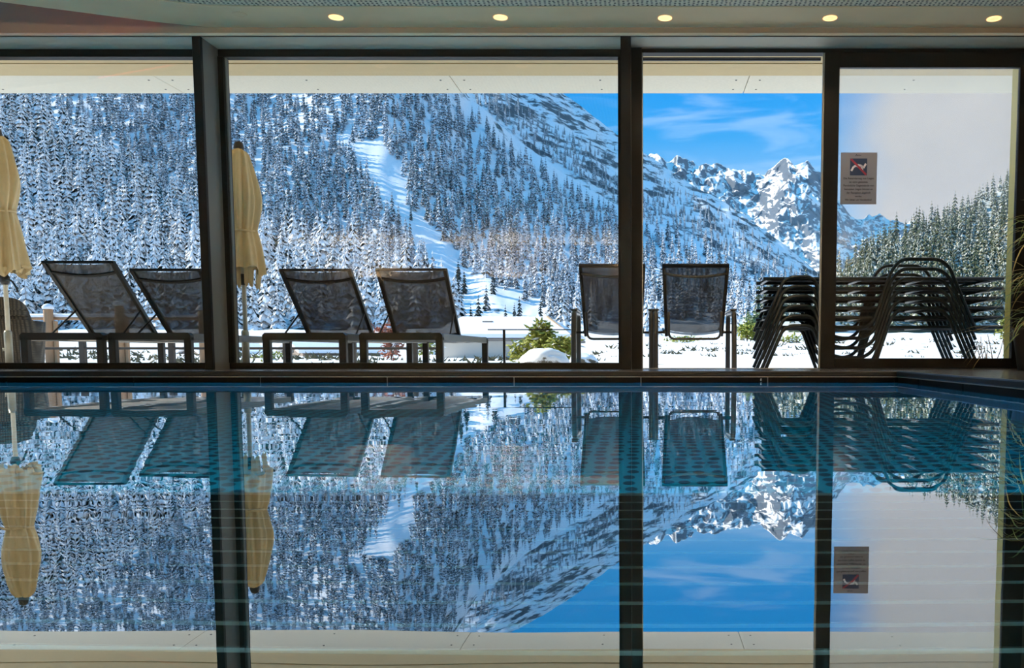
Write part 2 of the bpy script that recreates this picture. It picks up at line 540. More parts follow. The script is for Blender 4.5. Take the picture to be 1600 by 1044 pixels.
# ------------------------------------------------------------------ mesh builder
class MB:
    def __init__(self):
        self.v, self.f = [], []

    def add(self, verts, faces):
        o = len(self.v)
        self.v += [tuple(p) for p in verts]
        self.f += [tuple(i + o for i in f) for f in faces]
        return self

    def box(self, x0, x1, y0, y1, z0, z1, c=0.0):
        """box; c > 0 cuts the twelve edges"""
        if x1 < x0: x0, x1 = x1, x0
        if y1 < y0: y0, y1 = y1, y0
        if z1 < z0: z0, z1 = z1, z0
        if c <= 0:
            vs_ = [(x, y, z) for z in (z0, z1) for y in (y0, y1) for x in (x0, x1)]
            return self.add(vs_, [(0, 2, 3, 1), (4, 5, 7, 6), (0, 1, 5, 4), (2, 6, 7, 3), (0, 4, 6, 2), (1, 3, 7, 5)])
        bm = bmesh.new()
        bmesh.ops.create_cube(bm, size=1)
        for v in bm.verts:
            v.co = ((v.co.x + .5) * (x1 - x0) + x0, (v.co.y + .5) * (y1 - y0) + y0, (v.co.z + .5) * (z1 - z0) + z0)
        bmesh.ops.bevel(bm, geom=bm.edges[:], offset=min(c, 0.45 * min(x1 - x0, y1 - y0, z1 - z0)), segments=1, affect='EDGES')
        bm.verts.ensure_lookup_table()
        bm.verts.index_update()
        self.add([tuple(v.co) for v in bm.verts], [tuple(v.index for v in f.verts) for f in bm.faces])
        bm.free()
        return self

    def bar(self, p0, p1, w, h, up=(0, 0, 1)):
        p0, p1 = Vector(p0), Vector(p1)
        d = (p1 - p0).normalized()
        u = Vector(up)
        s = d.cross(u)
        if s.length < 1e-4:
            s = d.cross(Vector((0, 1, 0)))
        s.normalize()
        u = s.cross(d).normalized()
        vs_ = [p + s * a * w / 2 + u * b * h / 2 for p in (p0, p1) for a, b in ((-1, -1), (1, -1), (1, 1), (-1, 1))]
        return self.add(vs_, [(0, 3, 2, 1), (4, 5, 6, 7), (0, 1, 5, 4), (1, 2, 6, 5), (2, 3, 7, 6), (3, 0, 4, 7)])

    def tube(self, pts, r, n=8, closed=False):
        pts = [Vector(p) for p in pts]
        k = len(pts)
        rr = r if isinstance(r, (list, tuple)) else [r] * k
        vs_, fs = [], []
        prev = None
        for i, p in enumerate(pts):
            if closed:
                t = pts[(i + 1) % k] - pts[i - 1]
            else:
                t = pts[min(i + 1, k - 1)] - pts[max(i - 1, 0)]
            t.normalize()
            if prev is None:
                a = Vector((0, 0, 1)) if abs(t.z) < 0.9 else Vector((0, 1, 0))
                s = t.cross(a).normalized()
            else:
                s = (prev - t * prev.dot(t)).normalized()
            prev = s
            u = t.cross(s)
            for j in range(n):
                an = 2 * math.pi * j / n
                vs_.append(p + (s * math.cos(an) + u * math.sin(an)) * rr[i])
        for i in range(k if closed else k - 1):
            i2 = (i + 1) % k
            for j in range(n):
                j2 = (j + 1) % n
                fs.append((i * n + j, i * n + j2, i2 * n + j2, i2 * n + j))
        if not closed:
            fs.append(tuple(range(n - 1, -1, -1)))
            fs.append(tuple((k - 1) * n + j for j in range(n)))
        return self.add(vs_, fs)

    def lathe(self, prof, n=20, c=(0, 0, 0)):
        vs_, fs = [], []
        for r, z in prof:
            for j in range(n):
                a = 2 * math.pi * j / n
                vs_.append((c[0] + r * math.cos(a), c[1] + r * math.sin(a), c[2] + z))
        for i in range(len(prof) - 1):
            for j in range(n):
                j2 = (j + 1) % n
                fs.append((i * n + j, i * n + j2, (i + 1) * n + j2, (i + 1) * n + j))
        fs.append(tuple(range(n - 1, -1, -1)))
        fs.append(tuple((len(prof) - 1) * n + j for j in range(n)))
        return self.add(vs_, fs)

    def prism(self, poly, axis, a, b):
        """extrude a 2D polygon along axis ('x','y' or 'z') from a to b"""
        def mk(p, t):
            return {'x': (t, p[0], p[1]), 'y': (p[0], t, p[1]), 'z': (p[0], p[1], t)}[axis]
        n = len(poly)
        vs_ = [mk(p, a) for p in poly] + [mk(p, b) for p in poly]
        fs = [tuple(range(n - 1, -1, -1)), tuple(range(n, 2 * n))]
        fs += [(i, (i + 1) % n, n + (i + 1) % n, n + i) for i in range(n)]
        return self.add(vs_, fs)

    def build(self, name, material, parent=None, smooth=False):
        me = bpy.data.meshes.new(name)
        off = parent.matrix_world.translation if parent else Vector((0, 0, 0))
        off = Vector(WORLD_LOC.get(parent.name, (0, 0, 0))) if parent else off
        me.from_pydata([(p[0] - off[0], p[1] - off[1], p[2] - off[2]) for p in self.v], [], self.f)
        me.materials.append(material)
        if smooth:
            for p in me.polygons:
                p.use_smooth = True
        me.update()
        o = bpy.data.objects.new(name, me)
        COL.objects.link(o)
        if parent:
            o.parent = parent
            WORLD_LOC[o.name] = tuple(off)
        else:
            WORLD_LOC[o.name] = (0, 0, 0)
        return o


WORLD_LOC = {}


def fix_normals(o):
    bm = bmesh.new()
    bm.from_mesh(o.data)
    bmesh.ops.recalc_face_normals(bm, faces=bm.faces)
    bm.to_mesh(o.data)
    bm.free()


def tag(o, label=None, cat=None, group=None, kind=None):
    if label: o['label'] = label
    if cat: o['category'] = cat
    if group: o['group'] = group
    if kind: o['kind'] = kind
    return o


def empty(name, loc=(0, 0, 0), label=None, cat=None, group=None, kind=None):
    o = bpy.data.objects.new(name, None)
    o.empty_display_size = 0.1
    COL.objects.link(o)
    o.location = loc
    WORLD_LOC[o.name] = tuple(loc)
    return tag(o, label, cat, group, kind)


def copy_tree(o, parent=None, loc=None, rz=None):
    c = o.copy()
    COL.objects.link(c)
    c.parent = parent
    if loc is not None:
        c.location = loc
    if rz is not None:
        c.rotation_euler = (0, 0, rz)
    for ch in o.children:
        copy_tree(ch, c)
    return c


def arc(c, r, a0, a1, n):
    return [(c[0] + r * math.cos(a0 + (a1 - a0) * i / n), c[1] + r * math.sin(a0 + (a1 - a0) * i / n)) for i in range(n + 1)]


def round_path(pts, r, n=5):
    """round the inner corners of a 3D polyline"""
    pts = [Vector(p) for p in pts]
    out = [pts[0]]
    for i in range(1, len(pts) - 1):
        a, b, c = pts[i - 1], pts[i], pts[i + 1]
        rr = min(r, (a - b).length * 0.48, (c - b).length * 0.48)
        p0 = b + (a - b).normalized() * rr
        p1 = b + (c - b).normalized() * rr
        for k in range(n + 1):
            t = k / n
            out.append(p0 * (1 - t) ** 2 + b * 2 * t * (1 - t) + p1 * t * t)
    out.append(pts[-1])
    return out


# noise -------------------------------------------------------------
_TAB = RNG.random((256, 256))


def vnoise(x, y):
    x = np.asarray(x, float)
    y = np.asarray(y, float)
    xi, yi = np.floor(x).astype(int), np.floor(y).astype(int)
    fx, fy = x - xi, y - yi
    fx, fy = fx * fx * (3 - 2 * fx), fy * fy * (3 - 2 * fy)
    a = _TAB[xi % 256, yi % 256]
    b = _TAB[(xi + 1) % 256, yi % 256]
    c = _TAB[xi % 256, (yi + 1) % 256]
    d = _TAB[(xi + 1) % 256, (yi + 1) % 256]
    return (a * (1 - fx) + b * fx) * (1 - fy) + (c * (1 - fx) + d * fx) * fy


def fbm(x, y, octv=5, gain=0.5):
    s, amp, tot = 0, 1, 0
    for k in range(octv):
        s = s + amp * (vnoise(x * 2 ** k + 17.3 * k, y * 2 ** k + 5.1 * k) - 0.5)
        tot += amp
        amp *= gain
    return s / tot * 2


# ================================================================== ROOM SHELL
WD = 6.10                      # distance of the glazing
FIN_D = 5.84
FLOOR_Z = 0.066
POOL_D, POOL_X = 5.28, 1.596
Z_LINT = PZ(78, WD)            # underside of the lintel at the window
D_FACE = DAT(56, Z_LINT)
Z_CEIL = PZ(43, D_FACE)
D_STRIP = DAT(11.5, Z_CEIL)
XL, XR, YB = -7.5, 3.9, -5.0
POOL_XL, POOL_YB = -6.5, -1.6

# floor around the pool
fl = empty('floor', (0, 0, 0), 'dark grey stone pool deck around the water', None, None, 'structure')
del fl['label']
tag(fl, 'dark grey stone deck between the pool and the windows')
MB().box(XL, XR, POOL_D + 0.03, WD + 0.05, -0.3, FLOOR_Z).build('deck_slab', M_FLOOR, fl)
MB().box(POOL_X + 0.03, XR, YB, POOL_D + 0.03, -0.3, FLOOR_Z).build('deck_slab', M_FLOOR, fl)
MB().box(XL, POOL_XL, YB, POOL_D + 0.03, -0.3, FLOOR_Z).build('deck_slab', M_FLOOR, fl)
MB().box(POOL_XL, POOL_X + 0.03, YB, POOL_YB, -0.3, FLOOR_Z).build('deck_slab', M_FLOOR, fl)

# pool basin
pb = empty('pool_basin', (0, 0, 0), 'blue tiled indoor pool basin under the water', None, None, 'structure')
DEP = -1.25
MB().box(POOL_XL, POOL_X, POOL_YB, POOL_D, DEP - 0.1, DEP).build('pool_floor', M_POOLF, pb)
MB().box(POOL_XL, POOL_X + 0.03, POOL_D, POOL_D + 0.03, DEP, -0.0).build('pool_wall', M_POOLW, pb)
MB().box(POOL_X, POOL_X + 0.03, POOL_YB, POOL_D, DEP, -0.0).build('pool_wall', M_POOLW, pb)
bb = MB().box(POOL_XL, POOL_X, POOL_D - 0.008, POOL_D, -0.17, -0.002)
bb.box(POOL_X - 0.008, POOL_X, POOL_YB, POOL_D - 0.008, -0.17, -0.002)
bb.build('waterline_band', M_TILE, pb)
MB().box(POOL_XL - 0.05, POOL_XL, POOL_YB, POOL_D, DEP, 0.07).build('pool_wall', M_POOLW, pb)
MB().box(POOL_XL, POOL_X, POOL_YB - 0.05, POOL_YB, DEP, 0.07).build('pool_wall', M_POOLW, pb)

# edge of the pool: stone nosing, black tiles, steel gutter lip
jx = [PX(v, 594, POOL_D) for v in (10, 209, 406, 604, 802, 1000, 1199, 1398)]
pe = empty('pool_edge', (0, POOL_D, 0), 'black tiled pool edge with a stone nosing and a steel lip', None, None, 'structure')
b = MB()
b.box(POOL_XL, jx[-1], POOL_D + 0.012, POOL_D + 0.03, -0.05, 0.031)
b.box(POOL_X + 0.012, POOL_X + 0.03, POOL_YB, POOL_D + 0.03, -0.05, 0.031)
b.build('grout_bed', M_GROUT, pe)
b = MB()
b.box(POOL_XL, POOL_X + 0.04, POOL_D - 0.014, POOL_D + 0.04, 0.034, FLOOR_Z + 0.001, 0.006)
b.box(POOL_X - 0.014, POOL_X + 0.04, POOL_YB, POOL_D + 0.02, 0.034, FLOOR_Z + 0.0005, 0.006)
b.build('nosing', M_NOSE, pe)
b = MB()
b.box(POOL_XL, POOL_X, POOL_D - 0.008, POOL_D + 0.02, 0.0285, 0.0330)
b.box(POOL_X - 0.008, POOL_X + 0.02, POOL_YB, POOL_D, 0.0285, 0.0330)
b.build('steel_lip', M_STEEL, pe)
step = (jx[-1] - jx[0]) / 7
tile0 = None
x = jx[-1]
while x > POOL_XL:
    if tile0 is None:
        tile0 = MB().box(x - step + 0.0035, x - 0.0035, POOL_D - 0.001, POOL_D + 0.013, -0.04, 0.0285, 0.001).build('edge_tile', M_TILE, pe)
        X0 = x
    else:
        c = tile0.copy(); COL.objects.link(c); c.location.x = tile0.location.x + (x - X0)
    x -= step
MB().box(jx[-1] + 0.0035, POOL_X + 0.02, POOL_D - 0.001, POOL_D + 0.03, -0.04, 0.0285, 0.001).build('edge_tile', M_TILE, pe)
MB().box(POOL_X - 0.001, POOL_X + 0.013, 4.8835, POOL_D - 0.002, -0.04, 0.0285, 0.001).build('edge_tile', M_TILE, pe)
tile1 = None
y = 4.88
while y > POOL_YB:
    if tile1 is None:
        tile1 = MB().box(POOL_X - 0.001, POOL_X + 0.013, y - 0.69 + 0.0035, y - 0.0035, -0.04, 0.0285, 0.001).build('edge_tile', M_TILE, pe)
    else:
        c = tile1.copy(); COL.objects.link(c); c.location.y = tile1.location.y + (y - 4.88)
    y -= 0.69

# water
wb = MB()
wb.add([(POOL_XL, POOL_YB, 0), (POOL_X + 0.005, POOL_YB, 0), (POOL_X + 0.005, POOL_D + 0.005, 0), (POOL_XL, POOL_D + 0.005, 0)], [(0, 1, 2, 3)])
tag(wb.build('pool_water', M_WATER), 'still mirror-like pool water reflecting the windows and mountains', 'water', None, 'stuff')

# slatted cover lying under the near water
sc_ = empty('slatted_pool_cover', (-0.6, 0.9, -0.07), 'dark slatted pool cover lying just under the near water', 'pool cover')
MB().box(-2.6, 1.25, 0.30, 1.16, -0.085, -0.0665).build('pale_backing', mat('pale_backing', (0.85, 0.85, 0.80), 0.6), sc_)
s0 = None
for k in range(15):
    yy = 1.115 - k * 0.0525
    if s0 is None:
        s0 = MB().box(-2.6, 1.25, yy - 0.0190, yy + 0.0235, -0.075, -0.064, 0.001).build('slat', mat('olive_black_slat', (0.028, 0.026, 0.020), 0.5, 0, 0.3, 4), sc_)
    else:
        c = s0.copy(); COL.objects.link(c); c.location.y = s0.location.y - k * 0.0525

# walls
def structure(name, mb, m, label):
    return tag(mb.build(name, m), label, None, None, 'structure')


Z_TOP = Z_CEIL + 0.35
structure('wall_back', MB().box(XL, XR, YB - 0.15, YB, 0, Z_TOP), M_WALL, 'plain plaster back wall behind the pool')
structure('wall_left', MB().box(XL - 0.15, XL, YB, WD, 0, Z_TOP), M_WALL, 'plain plaster side wall at the left end')
structure('wall_right', MB().box(XR, XR + 0.15, YB, WD, 0, Z_TOP), M_WALL, 'plain plaster side wall at the right end')
XJ = PX(1592, 300, WD)         # right jamb
structure('wall_front', MB().box(XJ + 0.10, XR, WD - 0.02, WD + 0.3, 0, Z_LINT), mat('dark_front_wall', (0.10, 0.085, 0.07), 0.8), 'dark wall right of the sliding door')  # front wall in a darker brown than the other walls

# ceiling: perforated field, plain strip with downlights, curved cove, lintel
ce = empty('ceiling', (0, 0, Z_CEIL), 'pale ceiling with a perforated field, a plain strip and a lintel', None, None, 'structure')
def curve_pt(x, y):
    D = DAT(y, Z_CEIL)
    return (PX(x, y, D), D)
edge_far = [curve_pt(*p) for p in ((-160, -17), (0, 3), (70, 12), (140, 21), (200, 29), (250, 35), (290, 39), (330, 42.2))]
edge_far.append((XR, D_FACE))
edge_far[-2] = (edge_far[-2][0], D_FACE)
near = [curve_pt(*p) for p in ((225, -3), (260, 2), (295, 6.5), (325, 9.3), (420, 11))]
near[-1] = (near[-1][0], D_STRIP)
edge_near = [(XL, near[0][1] - 1.6), (near[0][0] - 1.0, near[0][1] - 0.45)] + near + [(XR, D_STRIP)]
poly = [(XL, edge_far[0][1] - 0.8)] + edge_far + edge_near[::-1]
MB().prism(poly, 'z', Z_CEIL, Z_CEIL + 0.03).build('plain_strip', M_CEIL, ce)
gap = 0.02
poly2 = [(XL, YB), (XR, YB), (XR, D_STRIP - gap)] + [(a, b_ - gap) for a, b_ in edge_near[::-1][1:]]
MB().prism(poly2, 'z', Z_CEIL + 0.002, Z_CEIL + 0.03).build('perforated_field', M_ACOUSTIC, ce)
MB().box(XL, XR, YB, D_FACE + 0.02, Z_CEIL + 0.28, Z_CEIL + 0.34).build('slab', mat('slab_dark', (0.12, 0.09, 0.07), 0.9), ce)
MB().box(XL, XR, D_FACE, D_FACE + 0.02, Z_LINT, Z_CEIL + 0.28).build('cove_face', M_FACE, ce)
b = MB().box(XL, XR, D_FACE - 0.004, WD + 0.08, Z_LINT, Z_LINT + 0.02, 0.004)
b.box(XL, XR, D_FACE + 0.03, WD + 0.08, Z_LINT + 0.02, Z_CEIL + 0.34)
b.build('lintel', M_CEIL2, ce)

# red cove light strip behind the curved edge
p0, p1 = edge_far[1], edge_far[5]
tag(MB().tube([(a, b_ - 0.10, Z_CEIL + 0.07) for a, b_ in edge_far[0:6]], 0.012, 6).build('cove_light_strip', M_REDLED), 'red light strip tucked behind the curved ceiling edge', 'light strip')


# downlights
def downlight(x, y, lit, label):
    D = DAT(y, Z_CEIL)
    c = (PX(x, y, D), D, Z_CEIL)
    t = empty('downlight', c, label, 'downlight', 'recessed ceiling downlights')
    b = MB()
    n = 24
    for r0, r1, z in ((0.034, 0.046, -0.004),):
        vs_ = []
        for r, zz in ((r0, 0.0), (r0, z), (r1, z), (r1, 0.0)):
            vs_ += [(c[0] + r * math.cos(2 * math.pi * j / n), c[1] + r * math.sin(2 * math.pi * j / n), c[2] + zz) for j in range(n)]
        fs = [(i * n + j, i * n + (j + 1) % n, (i + 1) * n + (j + 1) % n, (i + 1) * n + j) for i in range(3) for j in range(n)]
        b.add(vs_, fs)
    b.build('trim_ring', M_LAMP if lit else M_CEIL, t)
    MB().lathe([(0.034, -0.0025), (0.030, -0.001), (0.012, -0.0015)], 20, c).build('lens', mat('lamp_lens', (1, .85, .6), .5, emit=(1.0, 0.52, 0.20), estr=0.8) if lit else M_CEIL, t)
    if lit:
        ld = bpy.data.lights.new('downlight_bulb', 'SPOT')
        ld.energy = 22
        ld.color = (1.0, 0.74, 0.45)
        ld.spot_size = math.radians(110)
        ld.spot_blend = 0.8
        ld.shadow_soft_size = 0.04
        lo = bpy.data.objects.new('downlight_bulb', ld)
        COL.objects.link(lo)
        lo.parent = t
        lo.location = (0, 0, -0.02)


downlight(525, 27, True, 'lit downlight in the ceiling above the middle of the wide window')
downlight(782, 27, True, 'lit downlight in the ceiling above the right half of the wide window')
downlight(1039, 28, True, 'lit downlight in the ceiling just right of the middle black post')
downlight(1297, 28, True, 'lit downlight in the ceiling above the sliding door left stile')
downlight(1553, 29, True, 'lit downlight in the ceiling nearest the right edge')
downlight(375, 22.5, False, 'unlit round downlight in the ceiling nearest the left post')
# added fill lights for the room, unseen on the back wall behind the viewer
for xx in (-5.6, -2.8, 0.0, 2.8):
    t = empty('fill_uplighter', (xx, YB + 0.12, 1.7), 'added half-round fill light on the back wall behind the viewer', 'fill light', 'added fill lights behind the viewer')
    bb = MB()
    half = [(xx + 0.22 * math.cos(q), YB + 0.002 + 0.22 * math.sin(q)) for q in [math.pi * k / 12 for k in range(13)]]
    bb.prism(half, 'z', 1.62, 1.70)
    bb.build('bowl', M_LAMPRING, t)
    ld = bpy.data.lights.new('fill_light', 'AREA')
    ld.shape = 'RECTANGLE'
    ld.size, ld.size_y = 0.36, 0.16
    ld.energy = 300
    ld.color = (1.0, 0.76, 0.48)
    lo = bpy.data.objects.new('fill_light', ld)
    COL.objects.link(lo)
    lo.parent = t
    lo.location = (0, 0.0, 0.02)
    lo.rotation_euler = (math.pi, 0, 0)
# added underwater fill lamps, unseen on the near wall, to brighten the basin
for xx in (-5.0, -3.0, -1.0, 0.9):
    t = empty('pool_fill_lamp', (xx, POOL_YB, -0.7), 'added round fill lamp set unseen in the near pool wall', 'pool lamp', 'added underwater fill lamps')
    bb = MB().lathe([(0.12, 0), (0.12, 0.015), (0.10, 0.02)], 20)
    bb.v = [(xx + p[0], POOL_YB + p[2], -0.7 + p[1]) for p in bb.v]
    bb.build('lens', M_LENS, t)
    ld = bpy.data.lights.new('pool_fill_light', 'POINT')
    ld.energy = 300
    ld.color = (0.70, 0.92, 1.0)
    ld.shadow_soft_size = 0.1
    lo = bpy.data.objects.new('pool_fill_light', ld)
    COL.objects.link(lo)
    lo.parent = t
    lo.location = (0, 0.15, 0)

# ------------------------------------------------------------------ glazing
FX0, FX1 = PX(301, 100, FIN_D), PX(314, 100, FIN_D)
GX0, GX1 = PX(970, 300, FIN_D), PX(986, 300, FIN_D)
for n_, a, b_, lab in ((1, FX0, FX1, 'tall dark upright fin left of the wide window'), (2, GX0, GX1, 'tall dark upright fin between the wide window and the open doorway')):
    t = empty('trim_%d' % n_, ((a + b_) / 2, FIN_D, FLOOR_Z), lab, None, None, 'structure')
    MB().box(a, b_, FIN_D, FIN_D + 0.03, FLOOR_Z, Z_LINT + 0.004, 0.002).build('nose', M_FRAME, t)
    MB().box(a + 0.002, b_ - 0.002, FIN_D + 0.03, WD + 0.05, FLOOR_Z, Z_LINT + 0.004).build('web', M_FIN, t)  # paler than the nose: window light on the side put into the colour

W1R = FX0 + 0.02
W2L, W2R = PX(351, 100, WD), PX(966, 300, WD)
SILL = PZ(567, WD)
HEADZ = PZ(90, WD)


def fixed_window(num, x0, x1, label):
    w = empty('window_%d' % num, ((x0 + x1) / 2, WD, FLOOR_Z), label, None, None, 'structure')
    MB().box(x0 - 0.09, x1 + 0.05, WD - 0.02, WD + 0.06, HEADZ, Z_LINT, 0.004).build('head_rail', M_FRAME, w)
    MB().box(x0 - 0.09, x1 + 0.05, WD - 0.02, WD + 0.06, FLOOR_Z, SILL, 0.004).build('sill_rail', M_FRAME, w)
    MB().box(x0 - 0.09, x0, WD - 0.03, WD + 0.06, SILL, HEADZ, 0.003).build('stile', M_FRAME, w)
    MB().box(x1, x1 + 0.05, WD - 0.02, WD + 0.06, SILL, HEADZ, 0.003).build('stile', M_FRAME, w)
    MB().box(x0, x0 + 0.008, WD + 0.0, WD + 0.03, SILL, HEADZ).build('glazing_bead', M_FIN, w)
    MB().box(x0, x1, WD + 0.02, WD + 0.028, SILL, HEADZ).build('pane', M_GLASS, w)
    return w


fixed_window(1, XL + 0.1, W1R, 'fixed window left of the first dark fin')
fixed_window(2, W2L, W2R, 'wide fixed window between the two dark fins')

# open doorway
O0, O1 = PX(1003, 300, WD), PX(1284, 300, WD)
w = empty('window_3', ((O0 + O1) / 2, WD, FLOOR_Z), 'open sliding doorway between the middle fin and the door leaf', None, None, 'structure')
MB().box(GX1 - 0.01, O0, WD - 0.05, WD + 0.06, FLOOR_Z, Z_LINT, 0.003).build('stile', M_FRAME, w)
MB().box(O0, XJ + 0.1, WD - 0.03, WD + 0.05, PZ(84.5, WD), Z_LINT, 0.003).build('head_track', M_FRAME, w)
b = MB()
b.box(O0, O1, WD + 0.10, WD + 0.12, PZ(91.2, WD + .1), PZ(89.6, WD + .1))
b.box(O0, O1, WD + 0.10, WD + 0.12, PZ(94, WD + .1), PZ(92.2, WD + .1))
b.build('outer_track', M_FRAME, w)
MB().box(O0, XJ + 0.1, WD - 0.02, WD + 0.12, FLOOR_Z - 0.02, FLOOR_Z + 0.004).build('threshold', M_STEEL, w)
MB().box(O0, O0 + 0.008, WD - 0.03, WD - 0.01, FLOOR_Z, Z_LINT - .03).build('glazing_bead', M_STEEL, w)

# sliding leaf with misted glass
DD = WD - 0.06
E0, E1 = PX(1286, 300, DD), PX(1309, 300, DD)
R0, R1 = PX(1589, 300, DD), PX(1622, 300, DD)
ZB, ZT = PZ(560, DD), PZ(105, DD)
w = empty('door_1', ((E0 + R1) / 2, DD, FLOOR_Z), 'sliding glass door leaf with a dark frame and misted glass', None, None, 'structure')
MB().box(E0, E1, DD, DD + 0.045, FLOOR_Z + 0.005, PZ(81, DD), 0.003).build('stile', M_FRAME, w)
MB().box(R0, R1, DD, DD + 0.045, FLOOR_Z + 0.005, PZ(81, DD), 0.003).build('stile', M_FRAME, w)
MB().box(E1, R0, DD, DD + 0.045, ZT, PZ(81, DD), 0.003).build('top_rail', M_FRAME, w)
MB().box(E1, R0, DD, DD + 0.045, FLOOR_Z + 0.005, ZB, 0.003).build('bottom_rail', M_FRAME, w)
MB().box(E0 - 0.012, E0, DD + 0.01, DD + 0.03, FLOOR_Z + 0.005, PZ(82, DD)).build('brush_seal', M_STEEL, w)
MB().box(E1, R0, DD + 0.02, DD + 0.027, ZB, ZT).build('pane', M_FOG, w)
# larch reveal outside the right jamb
structure('trim_3', MB().box(XJ - 0.005, XJ + 0.10, WD + 0.0, WD + 0.16, 0.0, PZ(104, WD + 0.16)), M_LARCH, 'yellow larch reveal at the right jamb of the sliding door')

# ------------------------------------------------------------------ notice on the door glass
def text_mesh(body, size, loc, m, parent, name='lettering', align='CENTER', sx=1.0):
    cu = bpy.data.curves.new('t', 'FONT')
    cu.body = body
    cu.size = size
    cu.align_x = align
    cu.extrude = 0.0
    cu.offset = size * 0.02
    o = bpy.data.objects.new('t', cu)
    me = bpy.data.meshes.new_from_object(o)
    bpy.data.objects.remove(o)
    for v in me.vertices:
        x, y = v.co.x * sx, v.co.y
        v.co = (x, 0, y)
    me.materials.append(m)
    t = bpy.data.objects.new(name, me)
    COL.objects.link(t)
    t.parent = parent
    t.location = Vector(loc) - Vector(WORLD_LOC[parent.name])
    return t


ND = DD + 0.018
n0, n1 = P(1314, 238.5, ND), P(1369, 319.5, ND)
nt_ = empty('notice_sheet', ((n0.x + n1.x) / 2, ND, n1.z), 'printed notice in backlit grey with a dark blue pictogram taped to the door glass', 'notice')
NW, NH = n1.x - n0.x, n0.z - n1.z
MB().box(n0.x, n1.x, ND - 0.002, ND, n1.z, n0.z).build('paper', M_PAPER, nt_)
def npt(u, v, k=0.0):
    return (n0.x + u * NW, ND - 0.0035 - k, n0.z - v * NH)
def nquad(pts, m, name, k=0.0):
    b = MB().add([npt(u, v, k) for u, v in pts], [tuple(range(len(pts)))])
    return b.build(name, m, nt_)
nquad([(0.255, 0.115), (0.725, 0.115), (0.725, 0.44), (0.255, 0.44)], M_NAVY, 'pictogram')
def nline(pts, wd, m, name, k):
    b = MB()
    for (a0, b0), (a1, b1) in zip(pts[:-1], pts[1:]):
        du, dv = (a1 - a0) * NW, (b1 - b0) * NH
        l = math.hypot(du, dv)
        ox, oy = -dv / l * wd / 2 / NW, du / l * wd / 2 / NH
        b.add([npt(a0 + ox, b0 + oy, k), npt(a1 + ox, b1 + oy, k), npt(a1 - ox, b1 - oy, k), npt(a0 - ox, b0 - oy, k)], [(0, 1, 2, 3)])
    return b.build(name, m, nt_)
nline([(0.29, 0.355), (0.35, 0.275), (0.42, 0.255), (0.50, 0.275)], 0.014, M_WHITEP, 'reclining_figure', 0.0003)
nline([(0.46, 0.24), (0.56, 0.25), (0.62, 0.30), (0.69, 0.215)], 0.014, M_WHITEP, 'reclining_figure', 0.0003)
nline([(0.56, 0.25), (0.60, 0.345)], 0.012, M_WHITEP, 'reclining_figure', 0.0003)
nline([(0.275, 0.125), (0.705, 0.43)], 0.014, M_REDP, 'red_slash', 0.0006)
nline([(0.40, 0.07), (0.43, 0.035), (0.45, 0.065)], 0.004, M_INK, 'script_mark', 0)
nline([(0.46, 0.06), (0.49, 0.045), (0.52, 0.06), (0.56, 0.05)], 0.004, M_INK, 'script_mark', 0)
for i, (s, wd) in enumerate((('Die Reservierung von Liegen', 0.84), ('ist nicht gestattet.', 0.52), ('Persönliche Gegenstände von', 0.84), ('benutzten Liegen können an', 0.78), ('der Reception abgeholt', 0.66), ('werden.', 0.2), ('Wir bitten um Verständnis!', 0.74))):
    t = text_mesh(s, NH * 0.052, npt(0.5, 0.515 + i * 0.069), M_INK, nt_)
    cur = max(v.co.x for v in t.data.vertices) - min(v.co.x for v in t.data.vertices)
    k = wd * NW / cur
    for v in t.data.vertices:
        v.co.x *= k
# small letter on the pool edge
text_mesh('E', 0.020, (PX(1189, 594, POOL_D), POOL_D - 0.002, 0.006), mat('white_letter', (0.7, 0.7, 0.7), 0.5), pe)

# ================================================================== OUTSIDE SOFFIT
ZS = PZ(146, 9.13)
D_IN = DAT(118, ZS)
so = empty('roof_soffit', (0, 9.0, ZS), 'outside roof overhang lined with pale cement boards', None, None, 'structure')
MB().box(-9, 5, WD + 0.1, 9.13, ZS + 0.02, ZS + 0.40).build('roof_slab', M_SOFFIT, so)
MB().box(-9, 5, WD + 0.11, D_IN - 0.006, ZS - 0.004, ZS + 0.02).build('beige_lining', M_SOFFIT2, so)
MB().box(-9, 5, DAT(99, ZS) - 0.015, DAT(99, ZS), ZS - 0.012, ZS - 0.002).build('lining_bead', M_SOFFIT2, so)
MB().box(-9, 5, WD + 0.05, WD + 0.12, Z_LINT + 0.02, ZS + 0.40).build('outer_wall', M_SOFFIT2, so)
seams = [-8.6, PX(264, 132, (D_IN + 9.13) / 2), PX(712, 132, (D_IN + 9.13) / 2), PX(1166, 132, (D_IN + 9.13) / 2), 4.4, 4.95]
for a, b_ in zip(seams[:-1], seams[1:]):
    p = MB().box(a + 0.004, b_ - 0.004, D_IN, 9.13, ZS, ZS + 0.02, 0.002).build('panel', M_SOFFIT, so)
    k = MB()
    for u in (a + 0.12, (a + b_) / 2, b_ - 0.12):
        for dd in (D_IN + 0.14, 9.13 - 0.14):
            k.lathe([(0.010, 0.001), (0.010, -0.004), (0.004, -0.005)], 8, (u, dd, ZS))
    k.build('screw_heads', M_SCREW, p)

# ================================================================== TERRAIN
def lut(pts):
    xs = [p[0] for p in pts]
    ys = [p[1] for p in pts]
    return lambda x: np.interp(x, xs, ys)


